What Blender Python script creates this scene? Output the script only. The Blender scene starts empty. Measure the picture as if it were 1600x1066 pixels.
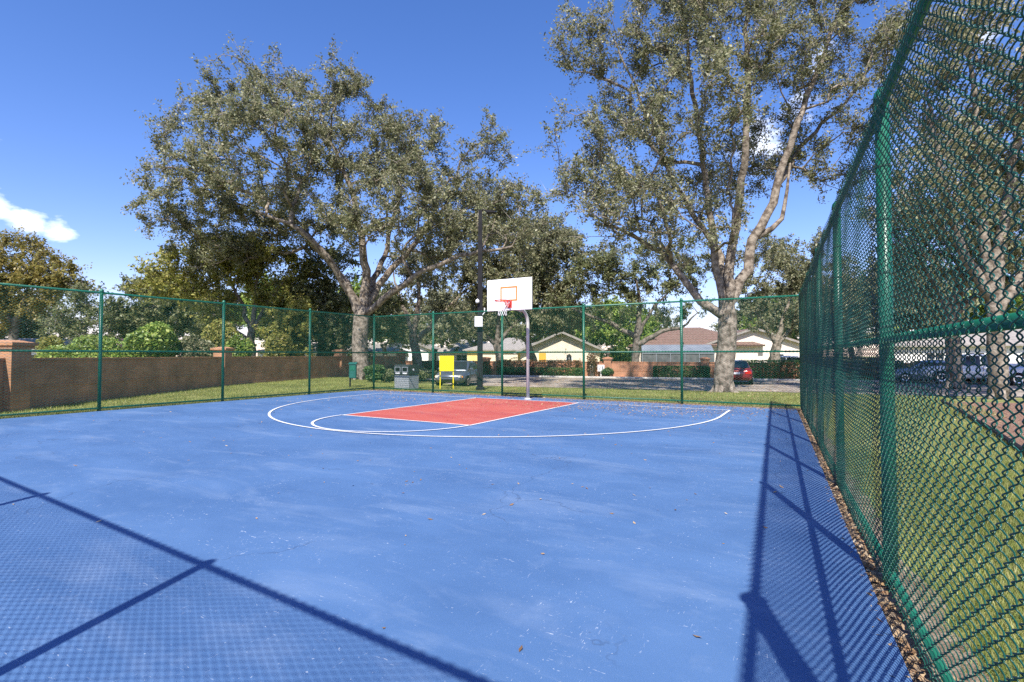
import bpy, math, random
import numpy as np
from mathutils import Vector

# ------------------------------------------------------------------ camera, sky, sun, exposure
SC = bpy.context.scene
COL = SC.collection
F, CX, CY, CAMH = 811.0, 800.0, 533.0, 1.43
PITCH = math.atan(22 / F)
YAW = math.atan(465 / F)
cam_d = bpy.data.cameras.new('camera')
cam = bpy.data.objects.new('camera', cam_d)
COL.objects.link(cam)
cam.location = (0, 0, CAMH)
cam.rotation_euler = (math.pi / 2 + PITCH, 0, YAW)
cam_d.sensor_width = 36
cam_d.lens = F / 1600 * 36
cam_d.clip_start = 0.02
cam_d.clip_end = 3000
SC.camera = cam

SUN_DIR = Vector((0.88, -2.42, 3.05)).normalized()
SUN_EL = math.asin(SUN_DIR.z)
SUN_ROT = math.atan2(SUN_DIR.x, SUN_DIR.y)
sl = bpy.data.lights.new('sun', 'SUN')
sl.energy = 5.0
sl.angle = math.radians(0.5)
sl.color = (1.0, 0.94, 0.85)
sun = bpy.data.objects.new('sun', sl)
COL.objects.link(sun)
sun.rotation_euler = SUN_DIR.to_track_quat('Z', 'Y').to_euler()
sun.location = SUN_DIR * 60

SC.view_settings.view_transform = 'Standard'
SC.view_settings.look = 'None'
SC.view_settings.exposure = 0.78
SC.view_settings.gamma = 1.0
SC.view_settings.use_curve_mapping = False
SC.cycles.max_bounces = 6
SC.cycles.transparent_max_bounces = 8
SC.cycles.use_denoising = False

def P(px, py, depth):
    """world point that the photograph shows at (px, py), at a distance along the camera axis"""
    x = (px - CX) / F * depth
    zc = -(py - CY) / F * depth
    c, s = math.cos(PITCH), math.sin(PITCH)
    y, z = depth * c - zc * s, depth * s + zc * c
    c, s = math.cos(YAW), math.sin(YAW)
    return Vector((x * c - y * s, x * s + y * c, z + CAMH))

def G(px, py, z=0.0):
    d = P(px, py, 1.0) - Vector((0, 0, CAMH))
    t = (z - CAMH) / d.z
    return Vector((d.x * t, d.y * t, z))

def world():
    w = bpy.data.worlds.new('World')
    SC.world = w
    w.use_nodes = True
    nt = w.node_tree
    N, L = nt.nodes, nt.links
    bg = N['Background']
    bg.inputs['Strength'].default_value = 0.122
    sky = N.new('ShaderNodeTexSky')
    sky.sky_type = 'NISHITA'
    sky.sun_disc = False
    sky.sun_elevation = SUN_EL
    sky.sun_rotation = SUN_ROT
    sky.air_density = 1.0
    sky.dust_density = 0.3
    sky.ozone_density = 2.6
    hs = N.new('ShaderNodeHueSaturation')
    hs.inputs['Saturation'].default_value = 1.25
    L.new(sky.outputs[0], hs.inputs['Color'])
    tint = N.new('ShaderNodeMix'); tint.data_type = 'RGBA'; tint.blend_type = 'MULTIPLY'; tint.inputs['Factor'].default_value = 1.0
    tint.inputs['B'].default_value = (1.12, .90, 1.10, 1)
    L.new(hs.outputs[0], tint.inputs['A'])
    # thin scattered cumulus
    tc = N.new('ShaderNodeTexCoord')
    mp = N.new('ShaderNodeMapping')
    mp.inputs['Scale'].default_value = (1, 1, 2.2)
    L.new(tc.outputs['Generated'], mp.inputs[0])
    no = N.new('ShaderNodeTexNoise')
    no.inputs['Scale'].default_value = 7.0
    no.inputs['Detail'].default_value = 7
    no.inputs['Roughness'].default_value = 0.62
    L.new(mp.outputs[0], no.inputs['Vector'])
    total = None
    spots = [((-14, 318), 0.044, 0.44), ((40, 345), 0.05, 0.38), ((90, 358), 0.04, 0.34), ((5, 217), 0.038, 0.36), ((1250, 150), 0.11, 0.32), ((1195, 215), 0.09, 0.34), ((1270, 110), 0.08, 0.3),
             ((1540, 60), 0.10, 0.3)]
    for (px, py), rad, amp in spots:
        d = (P(px, py, 1.0) - Vector((0, 0, CAMH))).normalized()
        vd = N.new('ShaderNodeVectorMath'); vd.operation = 'DISTANCE'
        L.new(tc.outputs['Generated'], vd.inputs[0])
        vd.inputs[1].default_value = d
        mr = N.new('ShaderNodeMapRange')
        mr.inputs['From Min'].default_value = 0
        mr.inputs['From Max'].default_value = rad
        mr.inputs['To Min'].default_value = amp
        mr.inputs['To Max'].default_value = 0
        L.new(vd.outputs['Value'], mr.inputs['Value'])
        if total is None:
            total = mr.outputs[0]
        else:
            ad = N.new('ShaderNodeMath'); ad.operation = 'MAXIMUM'
            L.new(total, ad.inputs[0]); L.new(mr.outputs[0], ad.inputs[1])
            total = ad.outputs[0]
    ad = N.new('ShaderNodeMath'); ad.operation = 'ADD'
    L.new(total, ad.inputs[0]); L.new(no.outputs['Fac'], ad.inputs[1])
    rp = N.new('ShaderNodeMapRange')
    rp.inputs['From Min'].default_value = 0.745
    rp.inputs['From Max'].default_value = 0.98
    L.new(ad.outputs[0], rp.inputs['Value'])
    mx = N.new('ShaderNodeMix'); mx.data_type = 'RGBA'
    mx.inputs['B'].default_value = (10.0, 10.2, 10.5, 1)
    L.new(rp.outputs[0], mx.inputs['Factor'])
    L.new(tint.outputs['Result'], mx.inputs['A'])
    L.new(mx.outputs['Result'], bg.inputs['Color'])
world()

# ------------------------------------------------------------------ materials
MATS = {}
def rgb(r, g, b):
    """sRGB 0-255 to linear"""
    f = lambda c: (c / 255 / 12.92) if c < 10.3 else ((c / 255 + 0.055) / 1.055) ** 2.4
    return (f(r), f(g), f(b), 1)

def mat(name, col, col2=None, scale=4.0, rough=0.75, spec=0.3, metal=0.0, bump=0.0, bscale=40.0, detail=6, lo=0.35, hi=0.65, coat=0.0, island=False):
    m = bpy.data.materials.new(name)
    m.use_nodes = True
    nt = m.node_tree; N, L = nt.nodes, nt.links
    b = N['Principled BSDF']
    b.inputs['Roughness'].default_value = rough
    b.inputs['Specular IOR Level'].default_value = spec
    b.inputs['Metallic'].default_value = metal
    b.inputs['Coat Weight'].default_value = coat
    b.inputs['Base Color'].default_value = col
    tc = N.new('ShaderNodeTexCoord')
    if col2 is not None:
        no = N.new('ShaderNodeTexNoise')
        no.inputs['Scale'].default_value = scale
        no.inputs['Detail'].default_value = detail
        L.new(tc.outputs['Object'], no.inputs['Vector'])
        fac = no.outputs['Fac']
        if island:
            ge = N.new('ShaderNodeNewGeometry')
            fac = ge.outputs['Random Per Island']
        mr = N.new('ShaderNodeMapRange')
        mr.inputs['From Min'].default_value = 0.0 if island else lo
        mr.inputs['From Max'].default_value = 1.0 if island else hi
        L.new(fac, mr.inputs['Value'])
        mx = N.new('ShaderNodeMix'); mx.data_type = 'RGBA'
        mx.inputs['A'].default_value = col
        mx.inputs['B'].default_value = col2
        L.new(mr.outputs[0], mx.inputs['Factor'])
        L.new(mx.outputs['Result'], b.inputs['Base Color'])
    if bump:
        n2 = N.new('ShaderNodeTexNoise')
        n2.inputs['Scale'].default_value = bscale
        n2.inputs['Detail'].default_value = 8
        L.new(tc.outputs['Object'], n2.inputs['Vector'])
        bp = N.new('ShaderNodeBump')
        bp.inputs['Strength'].default_value = bump
        bp.inputs['Distance'].default_value = 0.03
        L.new(n2.outputs['Fac'], bp.inputs['Height'])
        L.new(bp.outputs[0], b.inputs['Normal'])
    MATS[name] = m
    return m

def leafmat(name, cols, trans=0.3, rough=0.45):
    m = bpy.data.materials.new(name)
    m.use_nodes = True
    nt = m.node_tree; N, L = nt.nodes, nt.links
    b = N['Principled BSDF']
    b.inputs['Roughness'].default_value = rough
    b.inputs['Specular IOR Level'].default_value = 0.45
    ge = N.new('ShaderNodeNewGeometry')
    rp = N.new('ShaderNodeValToRGB')
    el = rp.color_ramp.elements
    while len(el) < len(cols):
        el.new(0.5)
    for i, c in enumerate(cols):
        el[i].position = i / (len(cols) - 1)
        el[i].color = (c[0], c[1], c[2], 1)
    L.new(ge.outputs['Random Per Island'], rp.inputs['Fac'])
    # slow clump variation over the crown
    tc = N.new('ShaderNodeTexCoord')
    no = N.new('ShaderNodeTexNoise'); no.inputs['Scale'].default_value = 0.6; no.inputs['Detail'].default_value = 3
    L.new(tc.outputs['Object'], no.inputs['Vector'])
    mr = N.new('ShaderNodeMapRange'); mr.inputs['From Min'].default_value = 0.3; mr.inputs['From Max'].default_value = 0.7
    mr.inputs['To Min'].default_value = 0.75; mr.inputs['To Max'].default_value = 1.3
    L.new(no.outputs['Fac'], mr.inputs['Value'])
    vm = N.new('ShaderNodeVectorMath'); vm.operation = 'SCALE'
    L.new(rp.outputs[0], vm.inputs[0]); L.new(mr.outputs[0], vm.inputs['Scale'])
    L.new(vm.outputs[0], b.inputs['Base Color'])
    tr = N.new('ShaderNodeBsdfTranslucent')
    L.new(vm.outputs[0], tr.inputs['Color'])
    ms = N.new('ShaderNodeMixShader'); ms.inputs[0].default_value = trans
    L.new(b.outputs[0], ms.inputs[1]); L.new(tr.outputs[0], ms.inputs[2])
    L.new(ms.outputs[0], N['Material Output'].inputs['Surface'])
    MATS[name] = m
    return m

def brickmat(name, c1, c2, mortar):
    m = bpy.data.materials.new(name)
    m.use_nodes = True
    nt = m.node_tree; N, L = nt.nodes, nt.links
    b = N['Principled BSDF']; b.inputs['Roughness'].default_value = 0.9
    tc = N.new('ShaderNodeTexCoord'); sp = N.new('ShaderNodeSeparateXYZ'); cb = N.new('ShaderNodeCombineXYZ')
    L.new(tc.outputs['Object'], sp.inputs[0])
    a = N.new('ShaderNodeMath'); a.operation = 'ADD'
    L.new(sp.outputs['X'], a.inputs[0]); L.new(sp.outputs['Y'], a.inputs[1])
    L.new(a.outputs[0], cb.inputs['X']); L.new(sp.outputs['Z'], cb.inputs['Y'])
    br = N.new('ShaderNodeTexBrick')
    br.inputs['Scale'].default_value = 1.0
    br.inputs['Brick Width'].default_value = 0.21
    br.inputs['Row Height'].default_value = 0.075
    br.inputs['Mortar Size'].default_value = 0.006
    br.inputs['Color1'].default_value = c1; br.inputs['Color2'].default_value = c2; br.inputs['Mortar'].default_value = mortar
    L.new(cb.outputs[0], br.inputs['Vector'])
    no = N.new('ShaderNodeTexNoise'); no.inputs['Scale'].default_value = 1.3; no.inputs['Detail'].default_value = 6
    L.new(tc.outputs['Object'], no.inputs['Vector'])
    mr = N.new('ShaderNodeMapRange'); mr.inputs['From Min'].default_value = .3; mr.inputs['From Max'].default_value = .7
    mr.inputs['To Min'].default_value = .7; mr.inputs['To Max'].default_value = 1.15
    L.new(no.outputs['Fac'], mr.inputs['Value'])
    vm = N.new('ShaderNodeVectorMath'); vm.operation = 'SCALE'
    L.new(br.outputs['Color'], vm.inputs[0]); L.new(mr.outputs[0], vm.inputs['Scale'])
    L.new(vm.outputs[0], b.inputs['Base Color'])
    bp = N.new('ShaderNodeBump'); bp.inputs['Strength'].default_value = .6; bp.inputs['Distance'].default_value = .01; bp.invert = True
    L.new(br.outputs['Fac'], bp.inputs['Height']); L.new(bp.outputs[0], b.inputs['Normal'])
    MATS[name] = m

def courtmat(name, base, pale, dark):
    """acrylic sport coating: mottled, chalky wear patches, small white scuffs, fine sand grain"""
    m = bpy.data.materials.new(name); m.use_nodes = True
    nt = m.node_tree; N, L = nt.nodes, nt.links
    b = N['Principled BSDF']; b.inputs['Roughness'].default_value = .62; b.inputs['Specular IOR Level'].default_value = .35
    tc = N.new('ShaderNodeTexCoord')
    def noise(scale, detail=5, rough=.55, stretch=None, dist=0.0):
        n = N.new('ShaderNodeTexNoise'); n.inputs['Scale'].default_value = scale; n.inputs['Detail'].default_value = detail
        n.inputs['Roughness'].default_value = rough; n.inputs['Distortion'].default_value = dist
        if stretch:
            mp = N.new('ShaderNodeMapping'); mp.inputs['Scale'].default_value = stretch[:3]; mp.inputs['Rotation'].default_value = (0, 0, stretch[3])
            L.new(tc.outputs['Object'], mp.inputs[0]); L.new(mp.outputs[0], n.inputs['Vector'])
        else:
            L.new(tc.outputs['Object'], n.inputs['Vector'])
        return n.outputs['Fac']
    def rng(v, a, c, lo=0., hi=1.):
        r = N.new('ShaderNodeMapRange'); r.inputs['From Min'].default_value = a; r.inputs['From Max'].default_value = c
        r.inputs['To Min'].default_value = lo; r.inputs['To Max'].default_value = hi
        L.new(v, r.inputs['Value']); return r.outputs[0]
    def mix(f, A, B):
        x = N.new('ShaderNodeMix'); x.data_type = 'RGBA'
        L.new(f, x.inputs['Factor'])
        for s, v in (('A', A), ('B', B)):
            if isinstance(v, tuple): x.inputs[s].default_value = v
            else: L.new(v, x.inputs[s])
        return x.outputs['Result']
    def mul(a, c):
        x = N.new('ShaderNodeMath'); x.operation = 'MULTIPLY'
        L.new(a, x.inputs[0])
        if isinstance(c, float): x.inputs[1].default_value = c
        else: L.new(c, x.inputs[1])
        return x.outputs[0]
    c = mix(rng(noise(.55, 6, .6, (1, 1.9, 1, .35)), .36, .66), dark, base)
    c = mix(mul(rng(noise(.8, 7, .62, (.7, 2.2, 1, -.2), .6), .52, .78), .55), c, pale)
    c = mix(mul(rng(noise(3.2, 8, .7), .56, .8), .35), c, pale)
    c = mix(mul(rng(noise(260, 2, .5), .5, .78), .45), c, pale)
    # scuff streaks and chips
    sc1 = mul(rng(noise(13, 3, .5, (1, 5, 1, .6), 1.5), .685, .72), rng(noise(1.7, 2), .45, .6))
    sc2 = mul(rng(noise(15, 3, .5, (5, 1, 1, .3), 1.5), .685, .72), rng(noise(1.3, 2), .45, .6))
    sc3 = rng(noise(34, 2, .5), .735, .76)
    white = (.55, .60, .66, 1)
    c = mix(mul(sc1, .7), c, white); c = mix(mul(sc2, .6), c, white); c = mix(mul(sc3, .5), c, white)
    # hairline cracks
    vo = N.new('ShaderNodeTexVoronoi'); vo.feature = 'DISTANCE_TO_EDGE'; vo.inputs['Scale'].default_value = .33
    nv = N.new('ShaderNodeTexNoise'); nv.inputs['Scale'].default_value = 1.6; nv.inputs['Detail'].default_value = 6
    L.new(tc.outputs['Object'], nv.inputs['Vector'])
    va = N.new('ShaderNodeVectorMath'); va.operation = 'ADD'
    L.new(tc.outputs['Object'], va.inputs[0]); L.new(nv.outputs['Color'], va.inputs[1]); L.new(va.outputs[0], vo.inputs['Vector'])
    cr = mul(rng(vo.outputs['Distance'], .0012, .003, 1., 0.), rng(noise(.5, 2), .47, .54))
    c = mix(mul(cr, .45), c, (.03, .05, .10, 1))
    L.new(c, b.inputs['Base Color'])
    bp = N.new('ShaderNodeBump'); bp.inputs['Strength'].default_value = .25; bp.inputs['Distance'].default_value = .004
    L.new(noise(240, 3, .6), bp.inputs['Height']); L.new(bp.outputs[0], b.inputs['Normal'])
    MATS[name] = m

courtmat('court_blue', (.070, .150, .315, 1), (.19, .265, .40, 1), (.046, .112, .255, 1))
courtmat('court_red', (.44, .098, .072, 1), (.50, .20, .16, 1), (.36, .060, .055, 1))
mat('line_white', (.70, .71, .72, 1), (.34, .40, .52, 1), scale=16, rough=.6, lo=.54, hi=.80, detail=9)
mat('vinyl_green', (.006, .098, .055, 1), (.010, .13, .078, 1), scale=6, rough=.38, spec=.5)
mat('vinyl_wire_shaded', (.004, .050, .033, 1), (.006, .075, .050, 1), scale=9, rough=.35, spec=.5)  # right-hand fence wire: its shaded look is put into a darker vinyl colour
mat('vinyl_wire_lit', (.012, .135, .085, 1), (.016, .17, .11, 1), scale=9, rough=.35, spec=.6)  # same vinyl for the other fences, sunlight on the wire painted in as lighter green
mat('vinyl_dark', (.008, .05, .035, 1), rough=.5)
mat('galvanized', (.42, .42, .39, 1), (.54, .535, .50, 1), scale=6, rough=.6, metal=.0, spec=.5)
mat('white_paint', (.80, .80, .79, 1), (.74, .74, .74, 1), scale=3, rough=.5)
mat('orange_paint', (.55, .20, .045, 1), rough=.5)
mat('rim_red', (.60, .065, .05, 1), rough=.4)
mat('net_white', (.75, .74, .72, 1), rough=.9)
mat('black_metal', (.010, .010, .012, 1), (.018, .018, .02, 1), scale=5, rough=.6, spec=.15)
mat('yellow_paint', (.80, .68, .010, 1), (.76, .62, .01, 1), scale=3, rough=.5)
mat('grey_plastic', (.25, .27, .29, 1), (.33, .35, .37, 1), scale=12, rough=.7, bump=.2, bscale=60)
mat('dark_plastic', (.022, .028, .028, 1), (.04, .048, .046, 1), scale=9, rough=.6)
mat('green_plastic', (.015, .09, .075, 1), (.02, .12, .10, 1), scale=6, rough=.5)
mat('opening_black', (.004, .004, .004, 1), rough=.9)
mat('bark', (.085, .066, .050, 1), (.31, .265, .215, 1), scale=5.0, rough=.95, bump=1.0, bscale=14, lo=.36, hi=.64, detail=9)
mat('bark_dark', (.07, .055, .045, 1), (.22, .19, .16, 1), scale=4, rough=.95, bump=.9, bscale=12)
mat('bark_twig', (.22, .19, .16, 1), (.40, .36, .31, 1), scale=2, rough=.9)
leafmat('leaf_oak', [(0.0784, 0.0952, 0.0439), (0.1568, 0.1736, 0.083), (0.2352, 0.2464, 0.1281), (0.336, 0.3304, 0.1952), (0.3024, 0.2688, 0.1586)], trans=.42)
leafmat('leaf_oak_dark', [(0.077, 0.0968, 0.0403), (0.143, 0.1705, 0.069), (0.22, 0.242, 0.1035), (0.286, 0.275, 0.138)], trans=.4)
leafmat('leaf_yellow', [(0.18, 0.21, 0.05), (0.29, 0.31, 0.075), (0.4, 0.38, 0.1), (0.33, 0.28, 0.085)], trans=.45)
leafmat('leaf_autumn', [(0.15, 0.16, 0.045), (0.27, 0.235, 0.06), (0.33, 0.25, 0.075), (0.21, 0.21, 0.06)], trans=.45)
leafmat('leaf_fresh', [(0.0911, 0.162, 0.0267), (0.164, 0.2592, 0.0446), (0.2734, 0.3564, 0.0668), (0.3463, 0.405, 0.0891)])
leafmat('leaf_hedge', [(0.028, 0.07, 0.0196), (0.056, 0.119, 0.0308), (0.084, 0.154, 0.042), (0.126, 0.168, 0.049)])
leafmat('leaf_rusty', [(0.078, 0.065, 0.0234), (0.208, 0.091, 0.039), (0.13, 0.1105, 0.039), (0.273, 0.117, 0.0585)])
leafmat('leaf_pink', [(.25, .08, .22), (.32, .12, .26), (.10, .10, .05), (.12, .06, .09)])
leafmat('leaf_litter', [(.16, .09, .045), (.30, .19, .09), (.42, .30, .17), (.22, .11, .05), (.52, .42, .27)], trans=.1, rough=.8)
leafmat('grass_blade', [(0.1105, 0.156, 0.0286), (0.195, 0.2405, 0.052), (0.286, 0.312, 0.0845), (0.416, 0.377, 0.156)], trans=.3, rough=.5)
mat('lawn', (.13, .155, .040, 1), (.30, .285, .105, 1), scale=1.1, rough=.95, bump=.9, bscale=45, detail=9)

mat('dirt', (.15, .105, .07, 1), (.31, .245, .18, 1), scale=9, rough=.95, bump=.9, bscale=60)
mat('mulch', (.12, .062, .040, 1), (.36, .22, .155, 1), scale=26, rough=.95, bump=1.0, bscale=60)
mat('asphalt', (.17, .145, .12, 1), (.40, .345, .29, 1), scale=.9, rough=.9, bump=.3, bscale=90, detail=8)
mat('concrete', (.42, .40, .37, 1), (.55, .53, .49, 1), scale=2.5, rough=.9, bump=.2, bscale=40)
brickmat('brick_orange', (.42, .17, .085, 1), (.50, .22, .11, 1), (.42, .33, .26, 1))
brickmat('brick_brown', (.38, .185, .085, 1), (.46, .23, .115, 1), (.30, .23, .18, 1))
mat('stucco_cream', (.72, .62, .45, 1), (.78, .69, .53, 1), scale=1.2, rough=.9)
mat('stucco_white', (.80, .78, .75, 1), (.74, .72, .69, 1), scale=.8, rough=.9)
mat('stucco_pink', (.74, .64, .55, 1), (.80, .71, .62, 1), scale=1.0, rough=.9)
mat('stucco_yellow', (.75, .58, .20, 1), (.79, .64, .28, 1), scale=1.0, rough=.9)
mat('door_orange', (.74, .40, .045, 1), (.68, .36, .05, 1), scale=1.0, rough=.6)
mat('roof_grey', (.24, .22, .20, 1), (.33, .30, .27, 1), scale=3, rough=.9, bump=.4, bscale=12)
mat('roof_red', (.145, .088, .070, 1), (.22, .14, .112, 1), scale=5, rough=.85, bump=.5, bscale=9)
mat('screen_mesh', (.07, .075, .08, 1), (.12, .125, .13, 1), scale=2, rough=.7)
mat('screen_roof', (.15, .17, .20, 1), (.21, .23, .26, 1), scale=.8, rough=.5)
mat('glass_dark', (.02, .025, .03, 1), rough=.08, spec=.6)
mat('car_grey', (.13, .15, .18, 1), rough=.28, metal=.55, spec=.5, coat=.6)
mat('car_red', (.16, .008, .012, 1), rough=.25, metal=.2, spec=.5, coat=.7)
mat('car_white', (.78, .78, .77, 1), rough=.3, spec=.5, coat=.5)
mat('car_blue', (.30, .37, .45, 1), rough=.3, metal=.4, coat=.5)
mat('rubber', (.015, .015, .015, 1), rough=.8)
mat('chrome', (.62, .63, .65, 1), rough=.2, metal=.9)
mat('headlamp', (.62, .60, .52, 1), rough=.12, spec=.7, coat=.6)
mat('amber_lamp', (.65, .28, .04, 1), rough=.2)
mat('tail_lamp', (.42, .012, .010, 1), rough=.2, coat=.6)
mat('sign_grey', (.22, .23, .25, 1), rough=.6)

# ------------------------------------------------------------------ mesh helpers
class MB:
    def __init__(s):
        s.v = []; s.f = []
    def add(s, vs, fs):
        o = len(s.v)
        s.v.extend([tuple(p) for p in vs]); s.f.extend([tuple(i + o for i in f) for f in fs]); return s
    def box(s, x0, x1, y0, y1, z0, z1, bev=0.0):
        if bev <= 0:
            vs = [(x, y, z) for z in (z0, z1) for y in (y0, y1) for x in (x0, x1)]
            return s.add(vs, [(0, 2, 3, 1), (4, 5, 7, 6), (0, 1, 5, 4), (2, 6, 7, 3), (0, 4, 6, 2), (1, 3, 7, 5)])
        b = bev
        ring = lambda z, i: [(x0 + b + i * 0, y0 + i, z), (x1 - b, y0 + i, z), (x1 - i, y0 + b, z), (x1 - i, y1 - b, z), (x1 - b, y1 - i, z), (x0 + b, y1 - i, z), (x0 + i, y1 - b, z), (x0 + i, y0 + b, z)]
        return s.loft([ring(z0, b), ring(z0 + b, 0), ring(z1 - b, 0), ring(z1, b)])
    def loft(s, rings, cap=True):
        n = len(rings[0]); vs = [p for r in rings for p in r]; fs = []
        for i in range(len(rings) - 1):
            for j in range(n):
                k = (j + 1) % n
                fs.append((i * n + j, i * n + k, (i + 1) * n + k, (i + 1) * n + j))
        if cap:
            fs.append(tuple(range(n))[::-1]); fs.append(tuple(range((len(rings) - 1) * n, len(rings) * n)))
        return s.add(vs, fs)
    def tube(s, pts, r, n=10, cap=True):
        pts = [Vector(p) for p in pts]
        rs = r if isinstance(r, (list, tuple)) else [r] * len(pts)
        rings = []; ref = None
        for i, p in enumerate(pts):
            t = (pts[min(i + 1, len(pts) - 1)] - pts[max(i - 1, 0)]).normalized()
            if ref is None:
                ref = Vector((1, 0, 0)) if abs(t.x) < .8 else Vector((0, 1, 0))
            u = (ref - t * ref.dot(t)).normalized(); w = t.cross(u); ref = u
            rings.append([p + (u * math.cos(a) + w * math.sin(a)) * rs[i] for a in [2 * math.pi * k / n for k in range(n)]])
        return s.loft(rings, cap)
    def lathe(s, prof, n=16, c=(0, 0, 0)):
        return s.loft([[(c[0] + r * math.cos(2 * math.pi * k / n), c[1] + r * math.sin(2 * math.pi * k / n), c[2] + z) for k in range(n)] for r, z in prof])
    def prism(s, poly, axis, a, b):
        """poly of 2D points extruded along axis 'x' or 'y' or 'z' from a to b"""
        mk = {'x': lambda p, t: (t, p[0], p[1]), 'y': lambda p, t: (p[0], t, p[1]), 'z': lambda p, t: (p[0], p[1], t)}[axis]
        n = len(poly)
        vs = [mk(p, a) for p in poly] + [mk(p, b) for p in poly]
        fs = [tuple(range(n))[::-1], tuple(range(n, 2 * n))] + [(i, (i + 1) % n, n + (i + 1) % n, n + i) for i in range(n)]
        return s.add(vs, fs)
    def build(s, name, m, parent=None, smooth=False):
        me = bpy.data.meshes.new(name)
        me.from_pydata([tuple(p) for p in s.v], [], s.f)
        return link(name, me, m, parent, smooth)

def link(name, me, m, parent=None, smooth=False):
    if m is not None and not me.materials:
        me.materials.append(MATS[m])
    if smooth:
        me.polygons.foreach_set('use_smooth', [True] * len(me.polygons))
    o = bpy.data.objects.new(name, me)
    COL.objects.link(o)
    o.parent = parent
    return o

def fastmesh(name, V, faces):
    """V (n,3) float array, faces (m,k) int array"""
    me = bpy.data.meshes.new(name)
    V = np.ascontiguousarray(V, dtype=np.float32); faces = np.ascontiguousarray(faces, dtype=np.int32)
    m, k = faces.shape
    me.vertices.add(len(V)); me.vertices.foreach_set('co', V.ravel())
    me.loops.add(m * k); me.loops.foreach_set('vertex_index', faces.ravel())
    me.polygons.add(m); me.polygons.foreach_set('loop_start', np.arange(0, m * k, k, dtype=np.int32))
    me.update(calc_edges=True)
    return me

def tag(o, label, cat, group=None):
    o['label'] = label; o['category'] = cat
    if group: o['group'] = group
    return o
def structure(o):
    o['kind'] = 'structure'; return o
def thing(name, label, cat, loc=(0, 0, 0), rz=0.0, group=None):
    o = bpy.data.objects.new(name, None)
    COL.objects.link(o)
    o.empty_display_size = .3
    o.location = loc; o.rotation_euler = (0, 0, rz)
    return tag(o, label, cat, group)
def copy_tree(o, parent=None):
    c = o.copy(); COL.objects.link(c); c.parent = parent
    for ch in o.children:
        copy_tree(ch, c)
    return c

RNG = np.random.default_rng(7)
random.seed(11)

# ------------------------------------------------------------------ ground, court, road
def rline(y):            # line of the right-hand fence
    return 0.63 - 0.0515 * y
def nline(x):            # line of the fence opposite the hoop
    return -0.50 - 0.0535 * x
XL, YB = -15.86, 16.02
wall_y = lambda x: 42.8 + .19 * x
SL = math.atan(.19)

def road_y(x):           # near edge of the parking road, which lies a little lower than the court
    return 28.3 + .19 * x
def gz(x, y):
    s = y - road_y(x) - .9 * max(0.0, -18 - x)
    t = min(1.0, max(0.0, (s + 7) / 6)); t = t * t * (3 - 2 * t)
    return -.05 - .32 * t
gx = [-700, -350, -180, -100, -70] + [-60 + i for i in range(121)] + [70, 100, 180, 350, 700]
gy = [-300, -120, -50, -20, -8] + [-4 + i for i in range(60)] + [60, 75, 100, 180, 400, 900]
g = MB().add([(x, y, gz(x, y)) for y in gy for x in gx], [(j * len(gx) + i, j * len(gx) + i + 1, (j + 1) * len(gx) + i + 1, (j + 1) * len(gx) + i) for j in range(len(gy) - 1) for i in range(len(gx) - 1)]).build('ground', 'lawn', None, True)
structure(g)

court = MB()
cpoly = [(XL + .12, nline(XL) + .02), (rline(-.5) - .10, nline(.6) + .02), (rline(YB) - .12, YB - .42), (XL + .12, YB - .42)]
court.prism(cpoly, 'z', -.12, 0.0)
court = structure(court.build('court', 'court_blue'))
LX0, LX1, BY, FY = -9.66, -6.00, 14.48, 8.75
LXC = (LX0 + LX1) / 2
MB().add([(LX0, FY, .004), (LX1, FY, .004), (LX1, BY, .004), (LX0, BY, .004)], [(0, 1, 2, 3)]).build('lane_paint', 'court_red', court)
W = .055
def strip(pts, name='painted_line', z=.008):
    pts = [Vector((p[0], p[1], 0)) for p in pts]; vs = []; fs = []
    for i, p in enumerate(pts):
        t = (pts[min(i + 1, len(pts) - 1)] - pts[max(i - 1, 0)]).normalized(); n = Vector((-t.y, t.x, 0)) * W / 2
        vs += [(p.x + n.x, p.y + n.y, z), (p.x - n.x, p.y - n.y, z)]
        if i: fs.append((2 * i - 2, 2 * i - 1, 2 * i + 1, 2 * i))
    return MB().add(vs, fs).build(name, 'line_white', court)
strip([(LX0, FY - W / 2), (LX0, BY - W / 2)], 'lane_line'); strip([(LX1, FY - W / 2), (LX1, BY - W / 2)], 'lane_line')
strip([(LX0 + W / 2, FY), (LX1 - W / 2, FY)], 'free_throw_line')
R3 = 6.02; RY = 12.88
strip([(LXC - R3 - .0, BY), (LXC + R3 + .0, BY)], 'baseline', .010)
strip([(LXC - R3, BY - W / 2)] + [(LXC - R3 * math.cos(a), RY - R3 * math.sin(a)) for a in [math.pi * k / 72 for k in range(73)]] + [(LXC + R3, BY - W / 2)], 'three_point_line', .012)
strip([(LXC - 1.83 * math.cos(a), FY - W / 2 - 1.80 * math.sin(a)) for a in [math.pi * k / 40 for k in range(41)]], 'free_throw_circle', .014)

rp = [(-18, road_y(-18)), (70, road_y(70)), (70, road_y(70) + 13), (-31, 35.4)]
structure(MB().add([(x, y, -.352) for x, y in rp], [(0, 1, 2, 3)]).build('road', 'asphalt'))
def kerb_run(p, q, w=.16, z=-.24):
    p, q = Vector((*p, 0)), Vector((*q, 0)); t = (q - p).normalized(); n = Vector((-t.y, t.x, 0)) * w
    return structure(MB().prism([(p.x, p.y), (q.x, q.y), (q.x + n.x, q.y + n.y), (p.x + n.x, p.y + n.y)], 'z', -.5, z).build('kerb', 'concrete'))
kerb_run((-31, 35.4 + .01), (70, road_y(70) + 13.01), .22)
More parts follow.
